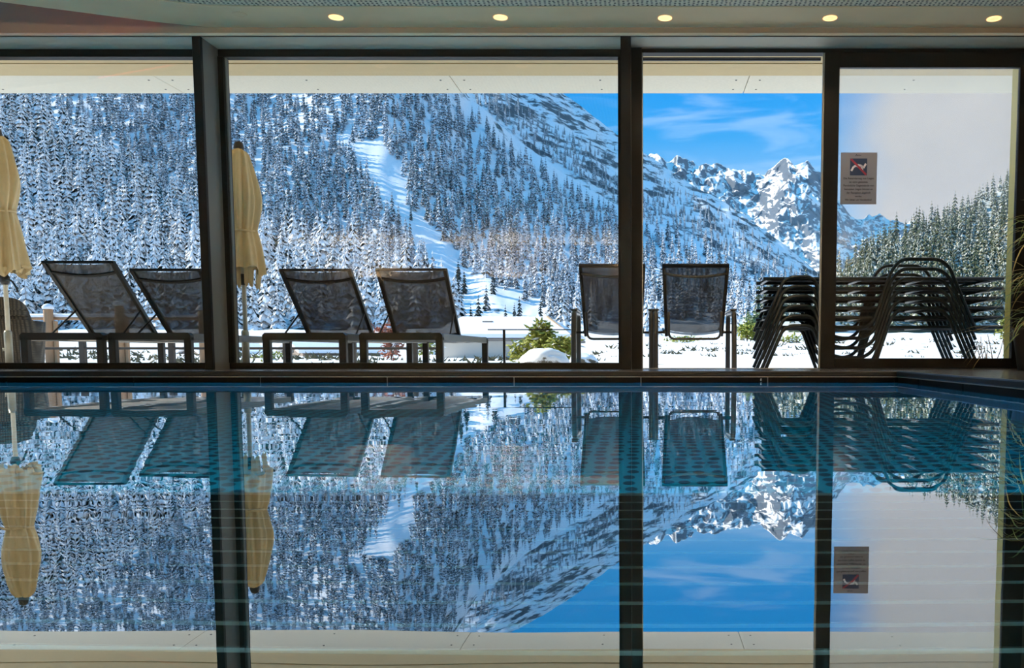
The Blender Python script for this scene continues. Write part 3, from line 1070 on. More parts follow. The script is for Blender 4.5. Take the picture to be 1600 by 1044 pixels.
class Slope:
    """hillside between a foot line and a crest line, each with its own distance"""

    def __init__(self, yb, yr, d0, d1, amp, seed, freq=(0.02, 6.0), damp=0.04):
        self.yb, self.yr, self.d0, self.d1 = yb, yr, d0, d1
        self.amp, self.seed, self.freq, self.damp = amp, seed, freq, damp

    def img(self, x, t):
        y = self.yb(x) * (1 - t) + self.yr(x) * t
        n = fbm(x * self.freq[0] + self.seed, t * self.freq[1] + self.seed * 0.37)
        y = y + n * self.amp
        d = self.d0(x) * (self.d1(x) / self.d0(x)) ** t
        n2 = fbm(x * self.freq[0] * 0.5 + self.seed + 40, t * self.freq[1] * 0.5 + 9)
        d = d * (1 + n2 * self.damp)
        return y, d

    def point(self, x, t):
        y, d = self.img(x, t)
        a = (x - CX) / F_PX
        b = (CY - y) / F_PX
        Y = b * SP + CP
        return np.stack([a * d / Y, d + 0 * a, CAM_H + (b * CP - SP) * d / Y], -1), y

    def mesh(self, name, x0, x1, nx, nt, m, label, smooth=True):
        xs = np.linspace(x0, x1, nx)
        ts = np.linspace(0, 1, nt)
        X, T = np.meshgrid(xs, ts)
        V, _ = self.point(X, T)
        back = V[-1].copy()
        back[:, 1] *= 1.35
        back[:, 0] *= 1.35
        back[:, 2] = V[0][:, 2] * 0.5
        front = V[0].copy()
        front[:, 2] -= 30
        V = np.concatenate([front[None], V, back[None]], 0).reshape(-1, 3)
        rows = nt + 2
        i, j = np.meshgrid(np.arange(rows - 1), np.arange(nx - 1), indexing='ij')
        a = (i * nx + j).ravel()
        Fc = np.stack([a, a + 1, a + nx + 1, a + nx], -1)
        me = bpy.data.meshes.new(name)
        me.from_pydata(V.tolist(), [], Fc.tolist())
        me.materials.append(m)
        for p in me.polygons:
            p.use_smooth = smooth
        me.update()
        o = bpy.data.objects.new(name, me)
        COL.objects.link(o)
        return tag(o, label, None, None, 'structure')


const = lambda v: (lambda x: np.full(np.shape(x), float(v)) if np.shape(x) else float(v))

S_A = Slope(lut([(-400, 520), (500, 516), (720, 510)]),
            lut([(-400, 40), (-150, 100), (0, 160), (60, 176), (130, 222), (230, 285), (310, 335), (420, 366), (480, 384), (600, 412), (660, 446), (700, 478), (740, 498)]),
            const(290), lut([(-400, 520), (0, 480), (400, 420), (740, 330)]), 5, 3.1)
S_B = Slope(lut([(-400, 505), (720, 508), (900, 506), (1400, 508)]),
            lut([(-400, -60), (600, -60), (680, 60), (730, 150), (860, 258), (965, 324), (1100, 392), (1190, 440), (1260, 478), (1320, 500)]),
            lut([(-400, 520), (800, 480), (1320, 520)]), lut([(-400, 1100), (600, 1000), (860, 900), (1320, 700)]), 7, 8.7)
S_C = Slope(lut([(400, 200), (600, 150), (730, 168), (860, 272), (965, 338), (1100, 404), (1190, 455), (1300, 500), (1400, 505)]),
            lut([(400, -100), (700, 40), (800, 98), (850, 127), (880, 147), (905, 163), (945, 197), (965, 212), (1000, 236), (1040, 262), (1090, 292), (1130, 314), (1200, 362), (1250, 402), (1290, 436), (1350, 475), (1400, 500)]),
            lut([(400, 1150), (860, 1000), (1400, 800)]), lut([(400, 1900), (900, 1700), (1400, 1200)]), 6, 15.2, (0.03, 8))
S_D = Slope(lut([(900, 420), (1100, 430), (1500, 440)]),
            lut([(900, 240), (1000, 240), (1018, 237), (1026, 235), (1036, 244), (1048, 249), (1062, 245), (1075, 253), (1100, 257), (1140, 263), (1180, 272), (1195, 268), (1208, 260), (1222, 254), (1232, 249), (1240, 255), (1252, 259), (1262, 256), (1276, 266), (1300, 296), (1330, 335), (1360, 338), (1400, 345), (1500, 350), (1700, 330)]),
            const(2600), lut([(900, 5200), (1190, 5200), (1240, 4600), (1700, 5200)]), 13, 23.4, (0.06, 11), 0.09)
S_E = Slope(lut([(1150, 508), (1900, 512)]),
            lut([(1150, 500), (1270, 462), (1300, 440), (1345, 405), (1390, 380), (1440, 356), (1500, 336), (1540, 316), (1580, 286), (1650, 245), (1900, 110), (2200, 40)]),
            const(330), lut([(1150, 420), (1900, 800)]), 6, 31.0)

SNOWC = (0.86, 0.88, 0.92)
ROCKC = (0.045, 0.05, 0.055)
S_A.mesh('near_left_hillside', -400, 740, 120, 60, mountain_mat('snowy_ground_near', SNOWC, (0.03, 0.045, 0.04), 0.60, 0.06), 'snowy hillside under the near left fir wood')
S_B.mesh('main_left_mountainside', -400, 1320, 220, 120, mountain_mat('snowy_ground_mid', SNOWC, (0.035, 0.05, 0.05), 0.42, 0.035), 'snowy mountainside with an open snow chute on the left')
S_C.mesh('upper_rocky_ridge', 400, 1400, 300, 140, mountain_mat('snowy_rock_ridge', SNOWC, ROCKC, 0.545, 0.028, (1, 0.35, 1.6), 0.62), 'rocky snow-covered upper ridge running down to the right')
S_D.mesh('far_snowy_peak', 900, 1700, 480, 200, mountain_mat('far_snow_peak', (0.90, 0.90, 0.90), (0.09, 0.11, 0.14), 0.53, 0.014, (1, 0.5, 1.4), 0.66), 'far sunlit snowy peak above the valley')
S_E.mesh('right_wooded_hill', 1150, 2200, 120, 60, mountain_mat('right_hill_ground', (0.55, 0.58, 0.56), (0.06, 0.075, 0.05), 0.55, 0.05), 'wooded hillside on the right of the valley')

# valley floor and terrace
def ground_img(x, D):
    left = np.interp(np.log(D), np.log([6.2, 14, 19, 40, 80, 150, 250, 330, 600]), [594, 570, 565.5, 560, 552, 536, 519, 511, 500])
    right = np.interp(np.log(D), np.log([6.2, 10, 14, 20, 28, 40, 100, 330, 600]), [594, 577, 562, 546, 532, 536, 541, 520, 500])
    w = np.clip((x - 880) / 130, 0, 1)
    w = w * w * (3 - 2 * w)
    y = left * (1 - w) + right * w
    return y


def ground_pt(x, D, rough=True):
    y = ground_img(x, D)
    if rough:
        y = y + fbm(np.asarray(x) * 0.025, np.log(D) * 9.0) * np.clip((D - 9) * 0.6, 0, 3.0)
    a = (x - CX) / F_PX
    b = (CY - y) / F_PX
    Y = b * SP + CP
    return np.stack([a * D / Y, D + 0 * a, CAM_H + (b * CP - SP) * D / Y], -1)


gx = np.linspace(-700, 2400, 320)
gd = np.exp(np.linspace(math.log(6.3), math.log(620), 130))
GXX, GDD = np.meshgrid(gx, gd)
V = ground_pt(GXX, GDD)
nx = len(gx)
i, j = np.meshgrid(np.arange(len(gd) - 1), np.arange(nx - 1), indexing='ij')
a = (i * nx + j).ravel()
me = bpy.data.meshes.new('snow_ground')
me.from_pydata(V.reshape(-1, 3).tolist(), [], np.stack([a, a + 1, a + nx + 1, a + nx], -1).tolist())
for p in me.polygons:
    p.use_smooth = True
me.materials.append(mountain_mat('meadow_snow', (0.90, 0.90, 0.90), (0.16, 0.15, 0.06), 0.46, 1.1, (1, 0.6, 1), 0.3))
g = bpy.data.objects.new('snow_ground', me)
COL.objects.link(g)
tag(g, 'snow-covered terrace and meadow outside the windows', None, None, 'structure')


def gz(x, D):
    return ground_pt(np.array([float(x)]), np.array([float(D)]))[0]


# ------------------------------------------------------------------ fir trees
def fir_mesh(name, m, seed, tiers=10, per=8, width=0.17, thin=0.0):
    rnd = random.Random(seed)
    v, f = [], []
    n = 5
    for k, (r, z) in enumerate(((0.016, -0.06), (0.011, 0.35), (0.002, 0.97))):
        for q in range(n):
            an = 2 * math.pi * q / n
            v.append((r * math.cos(an), r * math.sin(an), z))
    for k in range(2):
        for q in range(n):
            q2 = (q + 1) % n
            f.append((k * n + q, k * n + q2, (k + 1) * n + q2, (k + 1) * n + q))
    for k in range(tiers):
        u = k / (tiers - 1)
        z = 0.10 + 0.84 * u ** 0.92
        R = width * (1 - u) ** 0.85 * (0.9 + 0.25 * rnd.random()) + 0.018
        nb = max(4, int(round(per * (1 - 0.45 * u))))
        off = rnd.random() * 6.28
        for q in range(nb):
            if rnd.random() < thin:
                continue
            an = off + 2 * math.pi * (q + 0.35 * (rnd.random() - .5)) / nb
            r = R * (0.72 + 0.5 * rnd.random())
            dz = -r * (0.55 + 0.55 * rnd.random())
            zj = z + (rnd.random() - 0.5) * 0.05 * (1 - u)
            hw = r * (0.30 + 0.12 * rnd.random())
            ca, sa = math.cos(an), math.sin(an)

            def pt(rr, ss, zz):
                return (rr * ca - ss * sa, rr * sa + ss * ca, zz)
            o = len(v)
            v += [pt(0, 0, zj + 0.030), pt(0.62 * r, 0, zj + 0.45 * dz + 0.016), pt(0.55 * r, -hw, zj + 0.62 * dz - 0.010), pt(0.55 * r, hw, zj + 0.62 * dz - 0.010), pt(r, 0, zj + dz)]
            f += [(o, o + 2, o + 1), (o, o + 1, o + 3), (o + 2, o + 4, o + 1), (o + 1, o + 4, o + 3)]
    o = len(v)
    v += [(0.014, 0, 0.93), (-0.007, 0.012, 0.93), (-0.007, -0.012, 0.93), (0, 0, 1.0)]
    f += [(o, o + 1, o + 3), (o + 1, o + 2, o + 3), (o + 2, o, o + 3)]
    me = bpy.data.meshes.new(name)
    me.from_pydata(v, [], f)
    me.materials.append(m)
    me.update()
    return me


MF_SNOW = fir_mat('snow_laden_fir', (0.018, 0.032, 0.034), (0.94, 0.94, 0.95), 0.40, 0.54)
MF_BLUE = fir_mat('frosted_fir', (0.022, 0.040, 0.048), (0.80, 0.85, 0.93), 0.46, 0.66)
MF_DARK = fir_mat('dark_fir', (0.020, 0.035, 0.030), (0.80, 0.84, 0.90), 0.60, 0.78)
MF_GREEN = fir_mat('green_fir', (0.085, 0.105, 0.060), (0.76, 0.77, 0.70), 0.55, 0.75)
FIRS = {
    'A': [fir_mesh('snowy_fir', MF_SNOW, s, 9, 7, 0.20) for s in (1, 2, 3)],
    'B': [fir_mesh('frosted_fir', MF_BLUE, s, 9, 8, 0.15) for s in (4, 5, 6)],
    'K': [fir_mesh('dark_fir', MF_DARK, s, 9, 8, 0.17) for s in (7, 8)],
    'E': [fir_mesh('green_fir', MF_GREEN, s, 9, 7, 0.17, 0.1) for s in (9, 10, 11)],
}

CHUTE = [(528, 222), (565, 222), (602, 228), (640, 290), (632, 325), (668, 350), (742, 428), (800, 462), (858, 492), (845, 505), (705, 505), (700, 455), (655, 400), (618, 345), (585, 300), (560, 262), (540, 245)]
CLEAR2 = [(455, 148), (475, 165), (505, 188), (520, 180), (490, 160), (470, 146)]


def in_poly(x, y, poly):
    c = False
    n = len(poly)
    for i in range(n):
        x1, y1 = poly[i]
        x2, y2 = poly[i - 1]
        if (y1 > y) != (y2 > y) and x < (x2 - x1) * (y - y1) / (y2 - y1) + x1:
            c = not c
    return c


trees = []   # (kind, location, height, rotation, pixel height, group key)


def plant(S, kind, x0, x1, dx, dy, H, dens, key, ymin=60):
    xs = np.arange(x0, x1, dx)
    for xx in xs:
        y0, y1 = S.yb(xx), max(S.yr(xx), ymin)
        if y0 - y1 < 4:
            continue
        nrow = max(1, int((y0 - y1) / dy))
        for r in range(nrow):
            px_ = xx + (random.random() - .5) * dx * 1.6
            t = ((r + random.random()) / nrow) * (y0 - y1) / (y0 - S.yr(xx))
            pt, yy = S.point(np.array(px_), np.array(t))
            w = dens(px_, float(yy), t)
            if random.random() > w:
                continue
            h = H(px_, float(yy), t) * random.uniform(0.65, 1.2)
            k = kind
            if key == 'B' and in_poly(px_, float(yy), CHUTE):
                k = 'K'
                h *= 0.8
            trees.append((k, Vector(pt) - Vector((0, 0, 0.4)), h, random.random() * 6.28, h / float(pt[1]) * F_PX, key, px_, float(yy)))


def dens_b(x, y, t):
    if in_poly(x, y, CHUTE):
        return 0.10 if y > 380 else 0.05
    if in_poly(x, y, CLEAR2):
        return 0.12
    if x > 690 and t > 0.92:
        return 0.03
    return 1.0


def dens_c(x, y, t):
    if t < 0.13 and x > 690:
        return 0.02
    # open rock and snow near the crest and on the upper gullies
    if x < 1020:
        lim = 0.52 + 0.25 * fbm(x * 0.012 + 3, t * 3.0)
        return 1.0 if t < lim else 0.06
    lim = 0.80 + 0.2 * fbm(x * 0.012 + 3, t * 3.0)
    return 0.9 if t < lim else 0.12


plant(S_A, 'A', -220, 735, 13, 15, lambda x, y, t: 18.5, lambda x, y, t: 1.0, 'A')
plant(S_B, 'B', -220, 1290, 9.5, 12, lambda x, y, t: 18 + 2 * t, dens_b, 'B')
plant(S_C, 'B', 560, 1370, 6.5, 8, lambda x, y, t: 15 - 4 * t, dens_c, 'C')
plant(S_E, 'E', 1180, 1800, 8.5, 10, lambda x, y, t: 17, lambda x, y, t: 1.0, 'E', 120)
# scattered firs on the valley floor
for xx, D, h in ((228, 150, 1.9), (247, 165, 1.8), (722, 300, 11), (736, 310, 9), (748, 290, 12), (790, 300, 9), (812, 320, 12), (690, 300, 7), (706, 320, 10), (860, 330, 14), (880, 310, 16), (900, 320, 15), (925, 300, 14), (1165, 200, 9), (1182, 190, 8), (1150, 230, 11), (1012, 240, 14), (1026, 250, 12)):
    p = gz(xx, D)
    trees.append(('K' if xx < 830 else 'A', Vector(p), h, random.random() * 6, h / D * F_PX, 'V', xx, 0))

inview = [t for t in trees if -15 < t[6] < 1600]
inview.sort(key=lambda t: -t[4])
near_ids = set(id(t) for t in inview[:300])
LABELS = {'A': ('snow-laden fir on the near left hillside behind the loungers', 'snow-laden firs on the near left hillside'),
          'B': ('frosted blue-shaded fir on the main mountainside', 'frosted firs on the main mountainside'),
          'C': ('small frosted fir on the upper ridge', 'firs on the upper ridge'),
          'E': ('green lightly snowed fir on the right hill', 'firs on the right hill'),
          'V': ('lone fir standing on the snowy valley floor', 'lone firs on the valley floor')}


def tree_label(t):
    """which stretch of its hillside a fir stands on, named by what it stands behind"""
    base, px_, py_ = LABELS[t[5]][0], t[6], t[7]
    if t[5] == 'A':
        spots = ((45, 'beside the left parasol'), (180, 'above the leftmost lounger'), (310, 'above the lounger left of the first fin'), (440, 'behind the second parasol'), (560, 'above the third lounger'), (2000, 'above the fourth lounger'))
        where = next(w_ for lim, w_ in spots if px_ < lim)
        level = 'low' if py_ > 430 else ('halfway' if py_ > 330 else 'high')
        return 'snow-laden fir %s on the near hillside %s' % (level, where)
    if t[5] == 'E':
        where = 'left of the stack arches' if px_ < 1350 else ('above the stack arches' if px_ < 1480 else 'by the right jamb')
        return 'green lightly snowed fir on the right hill %s' % where
    if t[5] == 'V':
        return 'lone dark fir on the snowy valley floor ' + ('above the house roof' if px_ < 840 else ('behind the tall green shrub' if px_ < 950 else 'near the doorway chair'))
    return base


proto = {}
for t in inview[:300]:
    ms = FIRS[t[0]]
    me = ms[random.randrange(len(ms))]
    o = bpy.data.objects.new('fir_tree', me)
    COL.objects.link(o)
    o.location = t[1]
    o.scale = (t[2],) * 3
    o.rotation_euler = (0, 0, t[3])
    tag(o, tree_label(t), 'tree', LABELS[t[5]][1])
    proto.setdefault(me.name, o)


def forest(name, kinds, label):
    ts = [t for t in trees if id(t) not in near_ids and t[0] in kinds]
    ms = [m for k in kinds for m in FIRS[k]]
    idx0 = {}
    c = 0
    for k in kinds:
        idx0[k] = c
        c += len(FIRS[k])
    me = bpy.data.meshes.new(name)
    me.from_pydata([tuple(t[1]) for t in ts], [], [])
    a = me.attributes.new('size', 'FLOAT', 'POINT')
    a.data.foreach_set('value', [t[2] for t in ts])
    a = me.attributes.new('turn', 'FLOAT_VECTOR', 'POINT')
    a.data.foreach_set('vector', [q for t in ts for q in (0, 0, t[3])])
    o = bpy.data.objects.new(name, me)
    COL.objects.link(o)
    tag(o, label, 'forest', None, 'stuff')
    ng = bpy.data.node_groups.new(name, 'GeometryNodeTree')
    ng.interface.new_socket('Geometry', in_out='INPUT', socket_type='NodeSocketGeometry')
    ng.interface.new_socket('Geometry', in_out='OUTPUT', socket_type='NodeSocketGeometry')
    N, L = ng.nodes.new, ng.links.new
    gi, go = N('NodeGroupInput'), N('NodeGroupOutput')
    jn = N('GeometryNodeJoinGeometry')
    for m in ms:
        src = proto.get(m.name)
        if src is None:
            continue
        oi = N('GeometryNodeObjectInfo')
        oi.inputs['Object'].default_value = src
        oi.inputs['As Instance'].default_value = True
        L(oi.outputs['Geometry'], jn.inputs[0])
    ip = N('GeometryNodeInstanceOnPoints')
    ip.inputs['Pick Instance'].default_value = True
    na = N('GeometryNodeInputNamedAttribute'); na.data_type = 'FLOAT'; na.inputs['Name'].default_value = 'size'
    nb = N('GeometryNodeInputNamedAttribute'); nb.data_type = 'FLOAT_VECTOR'; nb.inputs['Name'].default_value = 'turn'
    L(gi.outputs[0], ip.inputs['Points'])
    L(jn.outputs[0], ip.inputs['Instance'])
    L(na.outputs['Attribute'], ip.inputs['Scale'])
    L(nb.outputs['Attribute'], ip.inputs['Rotation'])
    L(ip.outputs[0], go.inputs[0])
    md = o.modifiers.new('planting', 'NODES')
    md.node_group = ng
    return o


for k, ms in FIRS.items():
    for m in ms:
        if m.name not in proto:
            cand = next((t for t in inview[300:] if t[0] == k and id(t) not in near_ids), None)
            if cand is None:
                continue
            near_ids.add(id(cand))
            o = bpy.data.objects.new('fir_tree', m)
            COL.objects.link(o)
            o.location = cand[1]
            o.scale = (cand[2],) * 3
            o.rotation_euler = (0, 0, cand[3])
            tag(o, tree_label(cand), 'tree', LABELS[cand[5]][1])
            proto[m.name] = o
forest('snowy_fir_forest', ['A'], 'dense snow-white fir forest covering the near left hillside')
forest('frosted_fir_forest', ['B'], 'dense blue-shaded frosted fir forest on the far mountainside')
forest('chute_fir_scatter', ['K'], 'scattered dark small firs in the snow chute')
forest('green_fir_forest', ['E'], 'dense grey-green fir forest covering the right hill')

# ================================================================== TERRACE FURNITURE
GZ = -0.02


def lounger(x, D, rise, label):
    """sun lounger seen from its head end: local origin at the middle of the head end"""
    W, LEN, H = 0.69, 2.0, PZ(520, D) - GZ
    o = Vector((x, D, GZ))
    t = empty('sun_lounger', o, label, 'sun lounger', 'sun loungers on the terrace')
    L = lambda a, b_, c: o + Vector((a, b_, c))
    hw = W / 2
    for yy in (0.0, LEN - 0.06):
        for sx in (-1, 1):
            MB().box(o.x + sx * hw - (0.06 if sx > 0 else 0), o.x + sx * hw + (0 if sx > 0 else 0.06), D + yy, D + yy + 0.055, GZ, GZ + H - 0.03, 0.006).build('leg', M_TUBE, t)
    b = MB()
    for yy in (0.0, LEN - 0.06):
        pts = [(o.x - hw, GZ + H - 0.06), (o.x - hw, GZ + H - 0.02), (o.x - hw + 0.02, GZ + H), (o.x + hw - 0.02, GZ + H), (o.x + hw, GZ + H - 0.02), (o.x + hw, GZ + H - 0.06)]
        b.prism(pts, 'y', D + yy, D + yy + 0.055)
    b.build('end_rail', M_TUBE, t)
    for sx in (-1, 1):
        xx = o.x + sx * (hw - 0.03)
        MB().box(xx - 0.025, xx + 0.025, D + 0.05, D + LEN - 0.055, GZ + H - 0.065, GZ + H - 0.005, 0.004).build('side_rail', M_TUBE3, t)
    HY = 0.86
    # sagging bed sling from hinge to foot
    b = MB()
    n = 10
    vs_ = []
    for i in range(n + 1):
        yy = 0.05 + (LEN - 0.10) * i / n
        for k in range(7):
            u = k / 6 * 2 - 1
            sag = -0.045 * (1 - u * u) * (1 if yy > 0.08 else 0.6)
            vs_.append(L(u * (hw - 0.05), yy, H - 0.02 + sag))
    b.add(vs_, [(i * 7 + k, i * 7 + k + 1, (i + 1) * 7 + k + 1, (i + 1) * 7 + k) for i in range(n) for k in range(6)])
    b.build('bed_sling', M_SLINGG, t, True)
    # backrest
    dy, dz = rise
    top = Vector((0, HY - dy, H + dz))
    hin = Vector((0, HY, H - 0.015))
    d = (top - hin)
    bw = 0.292
    for sx in (-1, 1):
        MB().bar(o + hin + Vector((sx * bw, 0, 0)), o + top + Vector((sx * bw, 0, 0)), 0.03, 0.035).build('back_stile', M_TUBE, t)
    b = MB()
    b.bar(o + top + Vector((-bw - 0.015, 0, 0)), o + top + Vector((bw + 0.015, 0, 0)), 0.03, 0.022)
    q = hin + d * 0.88
    b.tube([o + q + Vector((bw * u, 0.02 * (1 - u * u), -0.030 * (1 - u * u))) for u in np.linspace(-1, 1, 9)], 0.016, 6)
    q = hin + d * 0.05
    b.tube([o + q + Vector((bw * u, 0, -0.030 * (1 - u * u))) for u in np.linspace(-1, 1, 9)], 0.011, 6)
    b.build('back_crossbar', M_TUBE, t)
    b = MB()
    vs_ = []
    for i in range(7):
        q = hin + d * (0.04 + 0.95 * i / 6)
        for k in range(7):
            u = k / 6 * 2 - 1
            vs_.append(o + q + Vector((u * (bw - 0.01), 0.035 * (1 - u * u), -0.012 * (1 - u * u))))
    b.add(vs_, [(i * 7 + k, i * 7 + k + 1, (i + 1) * 7 + k + 1, (i + 1) * 7 + k) for i in range(6) for k in range(6)])
    b.build('back_sling', M_SLING, t, True)
    for sx in (-1, 1):
        q = hin + d * 0.37
        MB().tube([o + q + Vector((sx * (bw - 0.0), -0.01, 0)), o + Vector((sx * (bw + 0.02), HY - dy * 0.9, H - 0.01))], 0.008, 6).build('strut', M_TUBE, t)
    return t


LD = 6.92
lounger(PX(95, 521, LD), LD, (0.60, 0.605), 'dark sun lounger with the steepest back, beside the left parasol')
lounger(PX(229, 521, LD), LD + 0.03, (0.57, 0.545), 'dark sun lounger partly hidden behind the first upright fin')
lounger(PX(476, 521, LD), LD - 0.02, (0.57, 0.54), 'dark sun lounger just right of the second parasol')
lounger(PX(627, 521, LD), LD - 0.02, (0.50, 0.55), 'dark sun lounger nearest the green shrub, right of the others')


# ------------------------------------------------------------------ parasols
def parasol(x, ycap, ybot, ytie, D, rb, label, seed, frill):
    base = P(x, 556, D)
    X = PX(x, 400, D) if False else base.x
    zc, zb, zt = PZ(ycap, D), PZ(ybot, D), PZ(ytie, D)
    t = empty('closed_parasol', (X, D, GZ), label, 'parasol', 'closed parasols on the terrace')
    rnd = random.Random(seed)
    MB().lathe([(0.020, GZ), (0.020, zc - 0.05)], 12, (X, D, 0)).build('pole', M_POLE, t, True)
    MB().lathe([(0.27, GZ - 0.0), (0.27, GZ + 0.05), (0.06, GZ + 0.07)], 24, (X, D, 0)).build('base_plate', mat('granite_base', (0.2, 0.2, 0.2), 0.7, 0, 0.2, 20), t)
    b = MB().lathe([(0.034, GZ + 0.05), (0.034, GZ + 0.40), (0.026, GZ + 0.42)], 14, (X - 0.004, D, 0))
    b.lathe([(0.012, 0), (0.012, 0.03)], 8, (X - 0.05, D, GZ + 0.22))
    b.build('sleeve', mat('sleeve_metal', (0.38, 0.36, 0.28), 0.4, 0.3, 0.3, 12), t, True)
    # crank
    zk = zb - 0.085
    b = MB().lathe([(0.022, zk + 0.06), (0.044, zk + 0.03), (0.044, zk - 0.02), (0.024, zk - 0.045)], 14, (X - 0.004, D, 0))
    ck = b.build('crank_housing', M_BLACKP, t, True)
    if not frill:
        MB().tube(round_path([(X + 0.03, D - 0.03, zk), (X + 0.10, D - 0.05, zk - 0.005), (X + 0.14, D - 0.05, zk - 0.075), (X + 0.155, D - 0.05, zk - 0.12)], 0.06), 0.009, 8).build('crank_handle', M_BLACKP, ck, True)
    # folded canopy
    n, m_ = 72, 44
    ztop = zc - 0.075
    vs_ = []
    for i in range(m_ + 1):
        s = i / m_
        z = ztop + (zb - ztop) * s
        st = (ztop - zt) / (ztop - zb)
        if s < st:
            q = s / st
            r = 0.075 + 0.085 * math.sin(min(1, q * 1.4) * math.pi / 2) - 0.055 * max(0, (q - 0.55) / 0.45) ** 1.6
            if s < 0.03:
                r *= 0.55 + 0.45 * s / 0.03
        else:
            q = (s - st) / (1 - st)
            r = 0.105 + (rb - 0.105) * q ** 0.8
        for j in range(n):
            a = 2 * math.pi * j / n
            fold = math.sin(8 * a + 0.9 * math.sin(3 * s + seed)) * 0.5 + 0.5 * math.sin(13 * a + seed + 2.2 * s)
            am = 0.17 + 0.06 * s
            tw = 0.012 * math.sin(a * 2 + s * 5 + seed)
            rr = r * (1 + am * fold) + tw
            zz = z
            if i == m_:
                zz = z + 0.045 * math.sin(a * 3 + seed) + 0.02 * math.sin(a * 8)
            vs_.append((X + rr * math.cos(a), D + rr * math.sin(a), zz))
    fs = [(i * n + j, i * n + (j + 1) % n, (i + 1) * n + (j + 1) % n, (i + 1) * n + j) for i in range(m_) for j in range(n)]
    fs.append(tuple(range(n)))
    cn = MB().add(vs_, fs).build('canopy', M_CANVAS, t, True)
    fix_normals(cn)
    # tie strap with a loose end
    b = MB().tube([(X + 0.116 * math.cos(a), D + 0.116 * math.sin(a), zt + 0.006 * math.sin(2 * a)) for a in np.linspace(0, 2 * math.pi, 25)[:-1]], 0.011, 6, True)
    b.tube(round_path([(X + 0.02, D - 0.125, zt), (X - 0.05, D - 0.15, zt - 0.02), (X - 0.105, D - 0.15, zt - 0.055)], 0.03), 0.011, 6)
    b.build('tie_strap', M_CANVAS, cn, True)
    # valance hanging below the folds
    b = MB()
    k = 0
    for a0 in np.linspace(0, 2 * math.pi, 9)[:-1]:
        w_ = 0.11
        ln = (0.19 if frill else 0.05) * rnd.uniform(0.7, 1.1)
        r0 = rb * 0.86
        vs2 = []
        for i in range(5):
            for q in range(7):
                u = q / 6 * 2 - 1
                a = a0 + u * 0.30
                r = r0 * (1 - 0.10 * i / 4 + 0.10 * math.sin(q * 2.1 + a0 * 3))
                vs2.append((X + r * math.cos(a), D + r * math.sin(a), zb + 0.03 - ln * i / 4 * (1 + 0.18 * math.sin(q * 1.9 + a0))))
        b.add(vs2, [(i * 7 + q, i * 7 + q + 1, (i + 1) * 7 + q + 1, (i + 1) * 7 + q) for i in range(4) for q in range(6)])
    b.build('valance', M_CANVAS, cn, True)
    MB().lathe([(0.040, zc - 0.085), (0.048, zc - 0.06), (0.036, zc - 0.015), (0.016, zc)], 16, (X, D, 0)).build('cap', mat('brown_cap', (0.05, 0.04, 0.03), 0.6), t, True)
    return t


parasol(15, 200, 424, 330, 8.2, 0.185, 'closed beige parasol at the left edge with a crank handle', 1.3, False)
parasol(385, 221, 424, 361, 8.0, 0.175, 'closed beige parasol behind the first upright fin with a ragged hem', 4.1, True)


# ------------------------------------------------------------------ wicker armchair
def wicker_chair(x, D):
    c = P(x, 556, D)
    X = c.x
    t = empty('wicker_armchair', (X, D, GZ), 'woven grey-brown wicker armchair behind the left parasol', 'armchair')
    # tub shell: wraps round the back and the sides
    def shell(zf, r0, a0, a1, name, thick=0.04, z0=GZ + 0.08, ny=0.9):
        n = 28
        vs_ = []
        for rr in (r0, r0 - thick):
            for i in range(n + 1):
                a = a0 + (a1 - a0) * i / n
                for s in (0, 0.5, 1):
                    z = z0 + (zf(i / n) - z0) * s
                    k = 0.92 + 0.08 * s
                    vs_.append((X + rr * k * math.cos(a), D + rr * k * math.sin(a) * ny, z))
        m_ = (n + 1) * 3
        fs = []
        for i in range(n):
            for s in range(2):
                p = i * 3 + s
                fs.append((p, p + 3, p + 4, p + 1))
                fs.append((m_ + p, m_ + p + 1, m_ + p + 4, m_ + p + 3))
            fs.append((i * 3 + 2, i * 3 + 5, m_ + i * 3 + 5, m_ + i * 3 + 2))
        o = MB().add(vs_, fs).build(name, M_WICKER, t, True)
        fix_normals(o)
        return o
    ztop, zarm = PZ(466, D), PZ(499, D)
    shell(lambda u: zarm + (ztop - zarm) * min(1, max(0, 1 - (abs(u - 0.5) * 2) ** 6)), 0.30, math.radians(180), math.radians(360), 'back_shell')
    shell(lambda u: zarm - 0.05 * abs(u - .5), 0.375, math.radians(150), math.radians(390), 'arm_shell', 0.06)
    MB().lathe([(0.24, GZ + 0.20), (0.26, GZ + 0.34), (0.23, GZ + 0.37)], 24, (X, D, 0)).build('seat_cushion', mat('cushion_grey', (0.35, 0.32, 0.27), 0.9), t, True)
    for a in (45, 135, 225, 315):
        q = math.radians(a)
        MB().box(X + 0.30 * math.cos(q) - 0.02, X + 0.30 * math.cos(q) + 0.02, D + 0.27 * math.sin(q) - 0.02, D + 0.27 * math.sin(q) + 0.02, GZ, GZ + 0.22, 0.004).build('leg', M_DARKTIMBER, t)
    # weave: horizontal bands
    b = MB()
    for k in range(9):
        z = GZ + 0.14 + k * (ztop - GZ - 0.2) / 9
        arcp = [(X + 0.303 * (0.93 + 0.07 * k / 9) * math.cos(a), D + 0.303 * 0.9 * (0.93 + 0.07 * k / 9) * math.sin(a), z) for a in np.linspace(math.radians(190), math.radians(350), 20)]
        b.tube(arcp, 0.008, 5)
    b.build('weave_bands', M_WICKER, t)


wicker_chair(8, 8.75)


